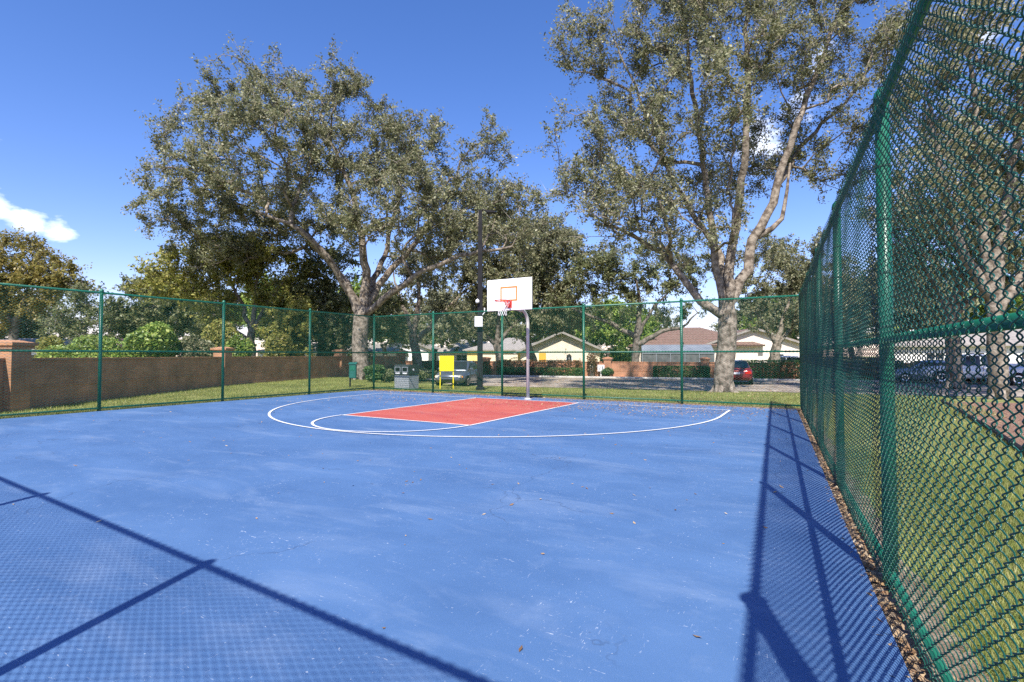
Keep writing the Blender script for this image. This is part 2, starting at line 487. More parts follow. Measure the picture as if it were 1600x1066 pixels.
# planting bed and leaf-strewn strip on the far side of the right-hand lawn
bedpts = [(2.35, 5.0), (2.6, 9.0), (3.0, 13.0), (3.3, 17.0), (3.6, 21.0), (7.6, 22.0), (7.2, 15.0), (6.6, 5.0)]
structure(MB().add([(x, y, -.030) for x, y in bedpts], [tuple(range(len(bedpts)))]).build('mulch_bed', 'mulch'))
edge = MB().tube([(x, y, -.01) for x, y in bedpts[:5]], .05, 8)
structure(edge.build('bed_edging', 'black_metal'))
# bare soil rim round the court
def ribbon(p0, p1, w, z, name, m):
    p0, p1 = Vector(p0), Vector(p1); n = int((p1 - p0).length / .25); t = (p1 - p0).normalized(); q = Vector((-t.y, t.x, 0))
    vs = []; fs = []
    for i in range(n + 1):
        c = p0.lerp(p1, i / n); a = w * (.6 + .5 * random.random()); b = w * (.6 + .5 * random.random())
        vs += [(c.x + q.x * a, c.y + q.y * a, z), (c.x - q.x * b, c.y - q.y * b, z)]
        if i: fs.append((2 * i - 2, 2 * i - 1, 2 * i + 1, 2 * i))
    return structure(MB().add(vs, fs).build(name, m))
ribbon((rline(-.6) + .03, -.6, 0), (rline(YB) + .03, YB, 0), .20, -.028, 'soil_strip', 'dirt')
ribbon((XL, YB - .05, 0), (rline(YB), YB - .05, 0), .38, -.026, 'soil_strip', 'dirt')
ribbon((XL, 0, 0), (XL, YB, 0), .16, -.029, 'soil_strip', 'dirt')
structure(MB().add([(c.x, c.y, gz(c.x, c.y) + .02) for c in [Vector((-3.3 + r * math.cos(a), 23.9 + r * .62 * math.sin(a), 0)) for a, r in [(2 * math.pi * k / 28, 2.7 + .5 * random.random()) for k in range(28)]]], [tuple(range(28))]).build('soil_patch', 'dirt'))

# ------------------------------------------------------------------ chain-link fences
FH = 3.05
MESHES = {}
def linkmesh(name, L, H, w=.046, h=.064, r=.0021, sides=3, fine=False, m='vinyl_wire_shaded'):
    nw = int(round(L / w)); w = L / nw
    nz = int(H / (h / 2))
    pts_x = []; pts_y = []; pts_z = []
    prof = []
    amp = w / 2 + r * 1.1; d = r * 1.25
    for j in range(nz + 1):
        z = .03 + j * h / 2
        s = -1 if j % 2 == 0 else 1
        if not fine: prof += [(s * amp, s * 0.0, z, 0)]
    if fine:
        # flattened helix: rounded knuckles, alternate runs in front and behind
        npp = 8
        for q in range(int(nz / 2 * npp)):
            ph = 2 * math.pi * q / npp
            sx = -math.cos(ph)
            prof.append((sx * amp, -math.sin(ph) * .0100, .03 + q / npp * h, 0))
    prof = np.array(prof)[:, :3]
    prof = prof[(prof[:, 2] > .0)]
    n = len(prof)
    V = []
    tan = np.gradient(prof, axis=0); tan /= np.linalg.norm(tan, axis=1)[:, None]
    ref = np.array([0, 1., 0]); u = np.cross(tan, ref); u /= np.linalg.norm(u, axis=1)[:, None]; v = np.cross(tan, u)
    rings = []
    for k in range(sides):
        a = 2 * math.pi * k / sides + .5
        rings.append(prof + (u * math.cos(a) + v * math.sin(a)) * r)
    ring = np.stack(rings, 1)            # n, sides, 3
    mir = ring * np.array([-1, -1, 1])   # opposite phase for every second wire
    allv = []
    for k in range(nw):
        src = ring if k % 2 == 0 else mir
        a = src + np.array([(k + .5) * w, 0, 0])
        if fine:   # slack and uneven tension
            x = (k + .5) * w
            zz = a[..., 2]
            a = a.copy()
            a[..., 1] += .010 * math.sin(math.pi * x / L) * np.sin(zz * 2.1 + .8) + .003 * np.sin(zz * 7 + k * .31)
            a[..., 0] += .0035 * np.sin(zz * 3.3 + x * 2.2) + .0012 * math.sin(k * 1.7)
            a[..., 2] += .004 * math.sin(x * 2.9) + .0015 * math.sin(k * 2.3)
        allv.append(a)
    V = np.concatenate([a.reshape(-1, 3) for a in allv])
    idx = np.arange(n * sides).reshape(n, sides)
    q = np.stack([idx[:-1], np.roll(idx, -1, 1)[:-1], np.roll(idx, -1, 1)[1:], idx[1:]], -1).reshape(-1, 4)
    faces = np.concatenate([q + k * n * sides for k in range(nw)])
    me = fastmesh(name, V, faces)
    if fine:
        me.polygons.foreach_set('use_smooth', [True] * len(me.polygons))
    me.materials.append(MATS[m])
    return me

def fence(label, p0, p1, stations, side, fine_bays=(), thick=(), end_post=True, bands=False, group='chain-link fences round the court'):
    """posts at the stations along p0-p1; the mesh hangs on the side facing the court"""
    p0, p1 = Vector((*p0, 0)), Vector((*p1, 0))
    ang = math.atan2(p1.y - p0.y, p1.x - p0.x)
    t = thing('chain_link_fence', label, 'fence', p0, ang, group)
    Ltot = (p1 - p0).length
    for i, s in enumerate(stations):
        if i == len(stations) - 1 and not end_post: continue
        r = .065 if i in thick else .040
        po = MB().tube([(s, 0, -.1), (s, 0, FH + .03)], r, 14).build('post', 'vinyl_green', t, True)
        cap = MB().lathe([(r * 1.15, -.03), (r * 1.2, .0), (r * 1.0, .035), (r * .5, .06), (.004, .068)], 12, (s, 0, FH + .03))
        cap.build('post_cap', 'vinyl_green', po, True)
        if bands:
            for k in range(9):
                if ('band', r) not in MESHES:
                    tb = MB().lathe([(r * 1.03, -.008), (r * 1.09, 0), (r * 1.03, .008)], 10)
                    me = bpy.data.meshes.new('tie_band'); me.from_pydata(tb.v, [], tb.f); me.materials.append(MATS['vinyl_dark']); MESHES[('band', r)] = me
                link('tie_band', MESHES[('band', r)], None, po).location = (s, 0, .25 + k * .34)
    a, b = stations[0], stations[-1]
    for nm, z, rr in (('top_rail', FH - .01, .027), ('middle_rail', 1.53, .025), ('bottom_rail', .07, .022)):
        MB().tube([(a, 0, z), (b, 0, z)], rr, 12).build(nm, 'vinyl_green', t, True)
    for i in range(len(stations) - 1):
        L = stations[i + 1] - stations[i]
        fb = i in fine_bays
        key = (round(L, 2), fb, bands)
        if key not in MESHES:
            MESHES[key] = linkmesh('chain_link_mesh', L, FH - .03, sides=5 if fb else 3, fine=fb, r=.0027 if fb else .0031, m='vinyl_wire_shaded' if bands else 'vinyl_wire_lit')
        o = link('chain_link_mesh', MESHES[key], None, t)
        o.location = (stations[i], side * .046, 0)
    return t
# left
ls = [0.0, 3.23, 6.46, 9.69, 12.92, 16.15]
fence('green chain-link fence along the lawn below the long brown brick wall', (XL, YB), (XL, YB - 16.15), ls[:-1] + [15.9], 1, end_post=False)
bx1 = rline(YB)
bs = [(bx1 - XL) * i / 5 for i in range(6)]
fence('green chain-link fence behind the basketball hoop, facing the parking road', (XL, YB), (bx1, YB), bs, -1)
# right, near bays first
ry = [-.53, .93, 4.03, 6.78, 9.53, 12.28, 15.03, YB - .06]
p0 = (rline(ry[0]), ry[0]); p1 = (rline(ry[-1]), ry[-1])
k = math.hypot(1, .0535)
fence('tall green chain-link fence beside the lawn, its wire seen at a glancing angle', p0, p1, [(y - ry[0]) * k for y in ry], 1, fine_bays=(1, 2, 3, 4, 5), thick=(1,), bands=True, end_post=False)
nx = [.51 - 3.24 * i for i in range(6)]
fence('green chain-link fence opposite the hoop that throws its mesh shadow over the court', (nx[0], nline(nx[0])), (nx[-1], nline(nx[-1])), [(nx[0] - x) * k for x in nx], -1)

# ------------------------------------------------------------------ hoop
def hoop():
    bx = -7.92; by = 13.64
    t = thing('basketball_hoop', 'basketball hoop with white rectangular backboard on a grey gooseneck pole', 'basketball hoop', (bx, 14.85, 0))
    yb = by - 14.85
    path = [(0, 0, -.05), (0, 0, 2.42)] + [(0, -.42 * (1 - math.cos(a)), 2.42 + .44 * math.sin(a)) for a in [math.pi / 2 * k / 9 for k in range(1, 10)]] + [(0, yb + .05, 2.88)]
    MB().tube(path, .052, 16).build('pole', 'galvanized', t, True)
    MB().lathe([(.13, 0), (.13, .02), (.07, .03), (.056, .05)], 16).build('base_collar', 'galvanized', t, True)
    br = MB()
    for sx in (-1, 1):
        br.tube([(sx * .05, -.40, 2.80), (sx * .45, yb + .05, 3.45)], .02, 8)
        br.tube([(sx * .05, -.7, 2.87), (sx * .42, yb + .05, 2.92)], .02, 8)
    br.box(-.5, .5, yb + .025, yb + .065, 3.40, 3.46); br.box(-.5, .5, yb + .025, yb + .065, 2.88, 2.94)
    br.build('bracket', 'galvanized', t)
    bw, z0, z1 = .785, 2.79, 3.755
    bd = MB().box(-bw, bw, yb - .022, yb + .022, z0, z1, .010).build('backboard', 'white_paint', t)
    sq = MB(); y = yb - .026
    for (a, b, c, d) in ((-.30, .30, 3.47, 3.52), (-.30, .30, 3.07, 3.12), (-.30, -.25, 3.12, 3.47), (.25, .30, 3.12, 3.47)):
        sq.add([(a, y, c), (b, y, c), (b, y, d), (a, y, d)], [(0, 1, 2, 3)])
    sq.build('target_square', 'orange_paint', bd)
    rim = MB(); rc = yb - .022 - .15 - .228; rz = 3.05
    rim.tube([(.228 * math.cos(a), rc + .228 * math.sin(a), rz) for a in [2 * math.pi * k / 36 for k in range(37)]], .015, 8, False)
    rim.tube([(.15, rc + .17, rz), (.09, yb - .03, rz)], .010, 6).tube([(-.15, rc + .17, rz), (-.09, yb - .03, rz)], .010, 6)
    rm = rim.build('rim', 'rim_red', t, True)
    pl = MB().box(-.11, .11, yb - .034, yb - .0225, 2.86, 3.10)
    pl.prism([(yb - .033, rz + .02), (yb - .033, rz - .13), (yb - .20, rz - .015), (yb - .20, rz + .02)], 'x', -.07, -.055)
    pl.prism([(yb - .033, rz + .02), (yb - .033, rz - .13), (yb - .20, rz - .015), (yb - .20, rz + .02)], 'x', .055, .07)
    pl.build('mounting_plate', 'rim_red', t)
    net = MB()
    def npt(u, lev):
        r = [.225, .19, .16, .135, .125, .13][lev]; a = 2 * math.pi * u / 12
        return (r * math.cos(a), rc + r * math.sin(a), rz - .022 - lev * .085)
    for u in range(12):
        for sgn in (1, -1):
            net.tube([npt(u + sgn * .5 * lv, lv) for lv in range(6)], .0042, 4)
    net.build('net', 'net_white', rm)
hoop()

# ------------------------------------------------------------------ pole light, sign, bins
def pole_light():
    b = G(750, 608.5)
    t = thing('light_pole', 'tall black square light pole with flat lamp head and white box', 'light pole', (b.x, b.y, 0), YAW)
    MB().box(-.17, .17, -.17, .17, -.05, .10, .02).build('base_cover', 'black_metal', t)
    MB().loft([[(-r, -r, z), (r, -r, z), (r, r, z), (-r, r, z)] for r, z in ((.115, .0), (.105, 3.2), (.075, 7.55))]).build('pole', 'black_metal', t)
    MB().tube([(.0, 0, 7.45), (.10, 0, 7.56), (.30, 0, 7.50)], .035, 8).build('arm', 'black_metal', t)
    MB().prism([(.26, 7.42), (.30, 7.52), (.62, 7.48), (.64, 7.42)], 'y', -.14, .14).build('lamp_head', 'black_metal', t)
    bx = MB().box(-.21, .12, -.30, -.12, 2.60, 3.03, .015).build('equipment_box', 'white_paint', t)
    MB().box(-.10, .10, -.135, -.10, 2.68, 2.95).build('bracket', 'black_metal', bx)
    c = MB().lathe([(.03, -.09), (.075, -.07), (.085, 0), (.06, .05), (.01, .07)], 12, (-.10, -.19, 3.68)).build('dome_camera', 'white_paint', t, True)
    MB().tube([(-.10, -.05, 3.76), (-.10, -.20, 3.76)], .02, 6).build('camera_arm', 'white_paint', c)
    an = MB().tube([(.06, -.08, 3.06), (.17, -.10, 3.18), (.19, -.10, 3.22)], .018, 6).tube([(.19, -.10, 3.21), (.19, -.10, 3.40)], .026, 8)
    an.build('antenna', 'white_paint', t)
pole_light()

def yellow_board():
    a, b = G(688.5, 606.5), G(707.5, 606.5)
    c = (a + b) / 2; ang = YAW * .0 + .35
    w = (b - a).length / 2 + .02
    ang = math.atan2(b.y - a.y, b.x - a.x)
    t = thing('notice_board', 'blank yellow board on two thin yellow legs behind the fence', 'sign', (c.x, c.y, 0), ang)
    for s in (-1, 1):
        MB().box(s * w - .022, s * w + .022, -.022, .022, -.05, 1.36).build('leg', 'yellow_paint', t)
    MB().box(-w - .03, w + .03, -.050, -.024, .73, 1.40, .006).build('panel', 'yellow_paint', t)
yellow_board()

def litter_bin():
    t = thing('recycling_bin', 'grey slatted two-slot litter bin with dark hood', 'bin', (-15.06, 17.15, -.05), .0)
    w, d = .40, .32
    core = MB().box(-w + .025, w - .025, -d + .025, d - .025, .03, .62).build('body', 'dark_plastic', t)
    for i in range(7):
        z = .04 + i * .083
        for (x0, x1, y0, y1) in ((-w, w, -d, -d + .022), (-w, w, d - .022, d), (w - .022, w, -d + .024, d - .024), (-w, -w + .022, -d + .024, d - .024)):
            MB().box(x0, x1, y0, y1, z, z + .072, .004).build('slat', 'grey_plastic', core)
    h = MB().prism([(-d - .02, .645), (-d - .02, 1.0), (-d + .05, 1.07), (d - .05, 1.07), (d + .02, 1.0), (d + .02, .645)], 'x', -w - .02, w + .02).build('hood', 'dark_plastic', t)
    for x in (-.20, .20):
        fr = MB()
        z0, z1, y = .76, .98, -d - .032
        for (a, b, c, e) in ((x - .155, x + .155, z1 - .025, z1), (x - .155, x + .155, z0, z0 + .025), (x - .155, x - .13, z0 + .025, z1 - .025), (x + .13, x + .155, z0 + .025, z1 - .025)):
            fr.box(a, b, y, -d - .019, c, e)
        f = fr.build('slot_frame', 'grey_plastic', h)
        MB().box(x - .129, x + .129, -d - .0235, -d - .0195, z0 + .026, z1 - .026).build('slot_opening', 'opening_black', h)
        MB().box(x - .12, x + .12, -d - .027, -d - .0195, .68, .735).build('label_plate', 'white_paint', h)
    MB().lathe([(.05, 0), (.05, .006), (.03, .008)], 14).build('round_badge', 'white_paint', h).matrix_local = __import__('mathutils').Matrix.Translation((w + .02, -.05, .86)) @ __import__('mathutils').Matrix.Rotation(math.pi / 2, 4, 'Y')
litter_bin()

def dog_station():
    b = G(547, 604)
    t = thing('dog_waste_station', 'small green waste station box on a thin black post by the oak', 'waste station', (b.x, b.y, -.05), YAW)
    MB().box(-.03, .03, -.03, .03, 0, 1.12).build('post', 'black_metal', t)
    bx = MB().box(0.0, .32, -.20, -.03, .42, 1.06, .03).build('dispenser_box', 'green_plastic', t)
    MB().prism([(-.22, 1.06), (-.22, 1.09), (-.02, 1.16), (-.02, 1.06)], 'x', -.02, .34).build('lid', 'green_plastic', bx)
    MB().box(.05, .27, -.206, -.2, .78, .98).build('notice_plate', 'vinyl_green', bx)
dog_station()

# ------------------------------------------------------------------ trees
def ell(D, blobs):
    out = []
    for b in blobs:
        px, py, rx, ry = b[:4]; dd = b[4] if len(b) > 4 else 0.0
        out.append((np.array(P(px, py, D + dd)), rx * D / F, ry * D / F))
    return out

def leaf_mesh(name, C, size, m, rng, up=.35, aspect=.5):
    n = len(C)
    d = rng.normal(size=(n, 3)); d /= np.linalg.norm(d, axis=1)[:, None]
    nrm = rng.normal(size=(n, 3)); nrm += np.array([SUN_DIR.x * .5, SUN_DIR.y * .5, 1.0]) * up * 2
    u = d - nrm * (np.sum(d * nrm, 1) / np.sum(nrm * nrm, 1))[:, None]; u /= np.linalg.norm(u, axis=1)[:, None]
    v = np.cross(nrm, u); v /= np.linalg.norm(v, axis=1)[:, None]
    nn = np.cross(u, v)
    s = size * rng.uniform(.45, 1.5, n)[:, None]
    a = C - u * s * .5; b = C + v * s * aspect * .5 + nn * s * .08; c = C + u * s * .5; e = C - v * s * aspect * .5 + nn * s * .08
    V = np.stack([a, b, c, e], 1).reshape(-1, 3)
    f = np.arange(n * 4).reshape(n, 4)
    me = fastmesh(name, V, f)
    me.materials.append(MATS[m])
    return me

def grow(base, limbs, blobs, ntgt, rng, step=.55, tip=.012, bias=.22, minz=0.0):
    """skeleton: explicit limbs, then every target point joins the nearest branch"""
    pos = [np.array(base, float)]; par = [-1]; rad = [limbs[0][1]]; plen = [0.0]
    def extend(j, pts, r0, r1):
        tot = sum(np.linalg.norm(pts[i + 1] - pts[i]) for i in range(len(pts) - 1)) or 1
        acc = 0
        for i in range(len(pts) - 1):
            a, b = pts[i], pts[i + 1]; L = np.linalg.norm(b - a); n = max(1, int(L / step))
            for k in range(1, n + 1):
                p = a + (b - a) * k / n
                if r0 < .25 or k < n: p = p + rng.normal(size=3) * min(.05, L * .03)
                q = acc + L * k / n
                pos.append(p); par.append(j); rad.append(r0 + (r1 - r0) * q / tot); plen.append(plen[j] + np.linalg.norm(p - pos[j])); j = len(pos) - 1
            acc += L
        return j
    for li, (pts, r0, r1) in enumerate(limbs):
        pts = [np.array(p, float) for p in pts]
        if li == 0: extend(0, pts, r0, r1)
        else:
            A = np.array(pos); j = int(np.argmin(np.linalg.norm(A - pts[0], axis=1)))
            extend(j, [pos[j]] + pts[1:], r0, r1)
    wts = np.array([b[1] ** 1.6 * b[2] for b in blobs]); wts /= wts.sum()
    T = []
    for i in rng.choice(len(blobs), ntgt, p=wts):
        c, rx, ry = blobs[i]
        v = rng.normal(size=3); v /= np.linalg.norm(v); v *= rng.uniform(.15, 1) ** .45
        T.append(c + v * np.array([rx, rx, ry]))
    T = np.array(T)
    first = len(limbs[0][0])
    start = pos[min(len(pos) - 1, max(0, sum(1 for p in pos if p[2] < minz)))]
    T = T[np.argsort(np.linalg.norm(T - np.array(start), axis=1))]
    tips = []
    for p in T:
        A = np.array(pos); pl = np.array(plen)
        d = np.linalg.norm(A - p, axis=1)
        cost = d + bias * pl + np.where(A[:, 2] < minz, 50, 0) + np.where(A[:, 2] > p[2] + .8, 1.5, 0)
        j = int(np.argmin(cost)); a = A[j]; L = d[j]
        mid = (a + p) / 2 + np.array([0, 0, .10 * L]) + rng.normal(size=3) * .07 * L
        q = mid + (p - mid) * .55 + rng.normal(size=3) * .04 * L
        e = extend(j, [a, mid, q, p], 0.0, 0.0)
        tips.append(e)
    n = len(pos); pos = np.array(pos); par = np.array(par)
    flow = np.zeros(n)
    for t in tips: flow[t] += tip ** 2.3
    for i in range(n - 1, 0, -1): flow[par[i]] += flow[i]
    pr = np.maximum(flow, (tip * .8) ** 2.3) ** (1 / 2.3)
    r = np.maximum(pr, np.array(rad))
    return pos, par, r, tips

def tubes_from(pos, par, r, flare=0.0, base=None):
    n = len(pos); kids = [[] for _ in range(n)]
    for i in range(1, n): kids[par[i]].append(i)
    mb = MB(); stack = [(0, None)]
    while stack:
        i, p = stack.pop(); chain = [p] if p is not None else []
        rs = [min(r[p], r[i] * 1.25)] if p is not None else []
        while True:
            chain.append(i); rs.append(r[i])
            if not kids[i]: break
            ks = sorted(kids[i], key=lambda q: -r[q])
            for q in ks[1:]: stack.append((q, i))
            i = ks[0]
        R = max(rs)
        mb.tube([pos[c] for c in chain], rs, 14 if R > .25 else 8 if R > .08 else 5 if R > .03 else 3, cap=R > .08)
    return mb

def tree(name, label, base, limbs, blobs, ntgt, nleaf, leaf, leafm, bark='bark', seed=1, clump=.75, group=None, minz=2.0, twigs=5, bias=.22, roots=0, up=.5, tip=.012, step=.55):
    rng = np.random.default_rng(seed)
    t = thing(name, label, 'tree', base, 0, group)
    off = np.array(base)
    pos, par, r, tips = grow(base, limbs, blobs, ntgt, rng, minz=minz, bias=bias, tip=tip, step=step)
    mb = tubes_from(pos - off, par, r)
    R0 = limbs[0][1]
    if roots:
        for k in range(roots):
            a = 2 * math.pi * k / roots + rng.uniform(-.3, .3); L = R0 * rng.uniform(1.5, 2.5)
            mb.tube([(math.cos(a) * R0 * .45, math.sin(a) * R0 * .45, R0 * 1.7), (math.cos(a) * R0 * .85, math.sin(a) * R0 * .85, R0 * .55), (math.cos(a) * R0 * 1.25, math.sin(a) * R0 * 1.25, R0 * .16), (math.cos(a + .2) * L, math.sin(a + .2) * L, -.12)], [R0 * .42, R0 * .36, R0 * .22, R0 * .08], 8)
    mb.build('trunk', bark, t, True)
    # twigs and leaves
    tp = pos[tips] - off
    par_dir = tp - (pos[par[tips]] - off); par_dir /= np.maximum(np.linalg.norm(par_dir, axis=1), 1e-6)[:, None]
    nt = len(tp) * twigs
    src = np.repeat(tp, twigs, 0); dr = np.repeat(par_dir, twigs, 0) * .5 + rng.normal(size=(nt, 3)) * .75
    dr[:, 2] += .12; dr /= np.linalg.norm(dr, axis=1)[:, None]
    ln = rng.uniform(.5, 1.3, nt)[:, None] * clump
    src = src - np.repeat(par_dir, twigs, 0) * rng.uniform(0, .6, nt)[:, None] * clump
    end = src + dr * ln
    # three-sided twigs
    s = np.cross(dr, np.array([0.3, .5, .81])); s /= np.linalg.norm(s, axis=1)[:, None]; w = np.cross(dr, s); rr = tip * .75
    V = np.stack([src + s * rr, src - s * rr * .5 + w * rr * .87, src - s * rr * .5 - w * rr * .87, end], 1).reshape(-1, 3)
    i0 = np.arange(nt)[:, None] * 4
    Fc = np.concatenate([i0 + np.array([[0, 1, 3]]), i0 + np.array([[1, 2, 3]]), i0 + np.array([[2, 0, 3]])])
    tm = fastmesh('twigs', V, Fc); tm.materials.append(MATS['bark_twig'])
    link('twigs', tm, None, t)
    gw = rng.gamma(1.7, 1.0, nt); gw /= gw.sum()
    pick = rng.choice(nt, nleaf, p=gw)
    C = src[pick] + (end - src)[pick] * rng.uniform(.1, 1.08, nleaf)[:, None] + rng.normal(size=(nleaf, 3)) * .085 * clump / .75
    lm = leaf_mesh('crown', C, leaf, leafm, rng, up)
    link('crown', lm, None, t)
    return t

def plane_pts(D, pts):
    return [P(p[0], p[1], D + (p[2] if len(p) > 2 else 0)) for p in pts]

# the big oak left of the hoop
D = 31.4
b = P(566, 594, D); b.z = -.05
tree('oak_tree', 'broad oak with forked pale trunk growing between brick wall and waste station', b,
     [([b] + plane_pts(D, [(563, 560), (563, 520), (565, 494)]), .47, .46),
      (plane_pts(D, [(560, 505), (545, 455), (515, 405, -1), (470, 360, -2), (400, 330, -3)]), .27, .07),
      (plane_pts(D, [(562, 500), (540, 440, 2), (500, 390, 4), (430, 300, 5)]), .24, .06),
      (plane_pts(D, [(568, 498), (572, 440), (566, 380), (550, 300), (500, 180)]), .30, .06),
      (plane_pts(D, [(572, 498), (592, 445, 1), (640, 390, 2), (690, 330, 3), (730, 270, 3)]), .25, .06),
      (plane_pts(D, [(578, 502), (610, 460, -1), (660, 425, -2), (720, 400, -3), (800, 385, -4)]), .24, .06),
      (plane_pts(D, [(570, 470), (600, 400, 3), (620, 320, 3), (640, 230, 4)]), .22, .05)],
     ell(D, [(300, 290, 80, 75), (285, 195, 42, 50), (375, 140, 60, 60), (440, 110, 38, 48), (520, 135, 42, 50), (430, 230, 105, 85, -3), (560, 225, 95, 80, 2),
             (640, 225, 60, 58), (600, 320, 100, 70, -3), (355, 350, 100, 52, 3), (255, 335, 42, 26), (480, 335, 95, 62, 4), (765, 235, 44, 44), (720, 315, 80, 62, 2),
             (800, 330, 48, 60, -2), (705, 390, 75, 45, 4), (815, 395, 40, 42), (340, 400, 70, 35, 3), (450, 395, 60, 35, 6), (640, 415, 60, 35, 6), (760, 330, 60, 50, 3), (820, 350, 40, 50, 3), (805, 372, 36, 26, -4), (740, 350, 40, 30, -4)]),
     760, 200000, .15, 'leaf_oak', seed=3, clump=1.0, minz=3.5, twigs=6, roots=8, tip=.016)

# the big oak right of the hoop
D = 22.8
b = P(1131, 606, D); b.z = gz(b.x, b.y)
tree('oak_tree', 'tall open oak with massive mottled trunk beside the red car', b,
     [([b] + plane_pts(D, [(1132, 570), (1136, 530), (1137, 498)]), .41, .39),
      (plane_pts(D, [(1118, 510), (1092, 470), (1064, 425, .5), (1035, 395, 1), (985, 365, 1.5), (920, 335, 2)]), .20, .05),
      (plane_pts(D, [(1128, 495), (1120, 420), (1108, 330), (1096, 220, 1), (1075, 90, 1), (1060, 0, 1)]), .18, .05),
      (plane_pts(D, [(1138, 490), (1140, 410), (1148, 350), (1165, 240, -1), (1170, 90, -1.5), (1165, -40, -1)]), .23, .05),
      (plane_pts(D, [(1150, 480), (1166, 420), (1178, 375), (1205, 318), (1225, 250), (1245, 190), (1285, 90), (1320, 0)]), .24, .06),
      (plane_pts(D, [(1176, 385), (1205, 358), (1222, 342), (1231, 300), (1232, 255)]), .14, .04),
      (plane_pts(D, [(1140, 470), (1128, 400, 2), (1060, 300, 3), (1010, 180, 3.5), (960, 60, 4)]), .17, .04),
      (plane_pts(D, [(1215, 290), (1250, 230, 2), (1330, 150, 3), (1390, 60, 3)]), .13, .04)],
     ell(D, [(920, 60, 55, 60), (895, 215, 48, 52), (1000, 150, 75, 75, 2), (1050, 40, 85, 70), (1150, 50, 90, 75, -2), (1250, 60, 80, 85), (1350, 60, 75, 80, 2), (1100, 170, 95, 75, -3),
             (990, 255, 85, 62), (935, 290, 70, 50), (1075, 300, 85, 65, 3), (1180, 240, 85, 75, 3), (1290, 180, 80, 80, 1), (1150, 345, 60, 50, -2), (1030, 365, 55, 36),
             (1310, 280, 50, 45, 1), (1100, -70, 150, 70), (1270, -70, 140, 70), (1060, 400, 40, 26, 2), (930, 370, 50, 25, 1), (960, 330, 60, 40, -2), (1040, 340, 60, 40, -3), (1185, 400, 35, 40, 2), (880, 300, 30, 36), (1120, 420, 35, 26, 3)]),
     780, 170000, .118, 'leaf_oak', seed=5, clump=.85, minz=3.2, twigs=6, roots=8, tip=.013)

# mid oaks along the street
def simple_oak(name, label, px, py, D, fork, crown, ntgt, nleaf, leaf, m, seed, r0, bark='bark', limbs=None, clump=.8, group=None, roots=5, tip=.012):
    b = P(px, py, D); b.z = gz(b.x, b.y)
    L = [([b] + plane_pts(D, fork), r0, r0 * .75)]
    for l in limbs or []: L.append((plane_pts(D, l[0]), l[1], l[1] * .25))
    z = P(fork[-1][0], fork[-1][1], D).z
    return tree(name, label, b, L, ell(D, crown), ntgt, nleaf, leaf, m, bark, seed, clump, group, minz=max(.8, z - .6), twigs=6, roots=roots, tip=tip)
simple_oak('oak_tree', 'dark spreading oak with low forks in front of the orange brick wall', 993, 587, 43.5, [(993, 560), (995, 528)],
           [(930, 430, 55, 40), (985, 410, 60, 40), (1045, 440, 50, 40), (900, 480, 45, 32), (960, 480, 50, 25), (1080, 400, 45, 40), (870, 440, 40, 40, 2), (1092, 478, 26, 18), (1060, 490, 24, 14)], 170, 30000, .20, 'leaf_oak_dark', 12, .36, 'bark_dark',
           [([(992, 532), (960, 508), (925, 495), (890, 480)], .26), ([(995, 530), (1000, 480), (992, 430)], .30), ([(998, 535), (1030, 520), (1065, 512), (1090, 490)], .24), ([(996, 528), (1020, 480), (1050, 450)], .2)], clump=1.0)
simple_oak('oak_tree', 'oak with leaning pale limbs growing among the shrubs behind the red car', 1212, 592, 41.0, [(1212, 565), (1214, 540)],
           [(1200, 440, 45, 45), (1240, 470, 40, 50), (1180, 500, 28, 28), (1245, 400, 50, 45), (1200, 390, 45, 35, 3), (1290, 440, 50, 60)], 150, 26000, .19, 'leaf_oak', 14, .45, 'bark',
           [([(1213, 545), (1190, 500), (1168, 465)], .20), ([(1214, 540), (1225, 490), (1245, 440)], .22), ([(1214, 540), (1240, 510), (1262, 470)], .18)], clump=.9)
simple_oak('oak_tree', 'slender oak with bright leaning trunk behind the yellow board', 655, 586, 45.0, [(652, 560), (645, 525)],
           [(640, 430, 50, 40), (700, 410, 55, 45), (755, 430, 45, 45), (600, 470, 35, 30), (690, 480, 40, 28), (800, 440, 45, 45), (740, 370, 60, 40), (790, 375, 50, 40), (845, 370, 40, 40)], 230, 42000, .21, 'leaf_oak', 15, .46, 'bark',
           [([(646, 530), (630, 480), (615, 430)], .25), ([(646, 525), (655, 470), (650, 400)], .28), ([(650, 540), (690, 490), (740, 440)], .26)], clump=1.05)
simple_oak('oak_tree', 'dark leaning oak between the light pole and the hoop', 782, 588, 45.5, [(781, 565), (776, 540)],
           [(780, 450, 50, 45), (840, 470, 45, 40), (860, 410, 50, 50), (735, 500, 35, 25), (820, 510, 35, 22), (880, 480, 35, 30), (830, 375, 45, 45), (880, 360, 35, 35), (930, 400, 40, 30)], 200, 40000, .21, 'leaf_oak', 16, .42, 'bark_dark',
           [([(776, 545), (755, 520), (740, 490)], .2), ([(777, 540), (800, 510), (830, 480)], .22), ([(776, 540), (780, 480), (790, 430)], .22)], clump=1.05)
simple_oak('oak_tree', 'oak with pale forked limbs standing behind the cream house hedge', 836, 580, 50.0, [(833, 560), (825, 535)],
           [(850, 480, 40, 35), (900, 505, 40, 20), (860, 512, 35, 16), (810, 430, 50, 50), (870, 400, 50, 50)], 140, 26000, .23, 'leaf_oak', 17, .40, 'bark',
           [([(826, 540), (800, 515), (785, 490)], .2), ([(828, 540), (860, 520), (895, 512)], .18), ([(826, 538), (835, 490), (850, 440)], .2)], clump=1.1)
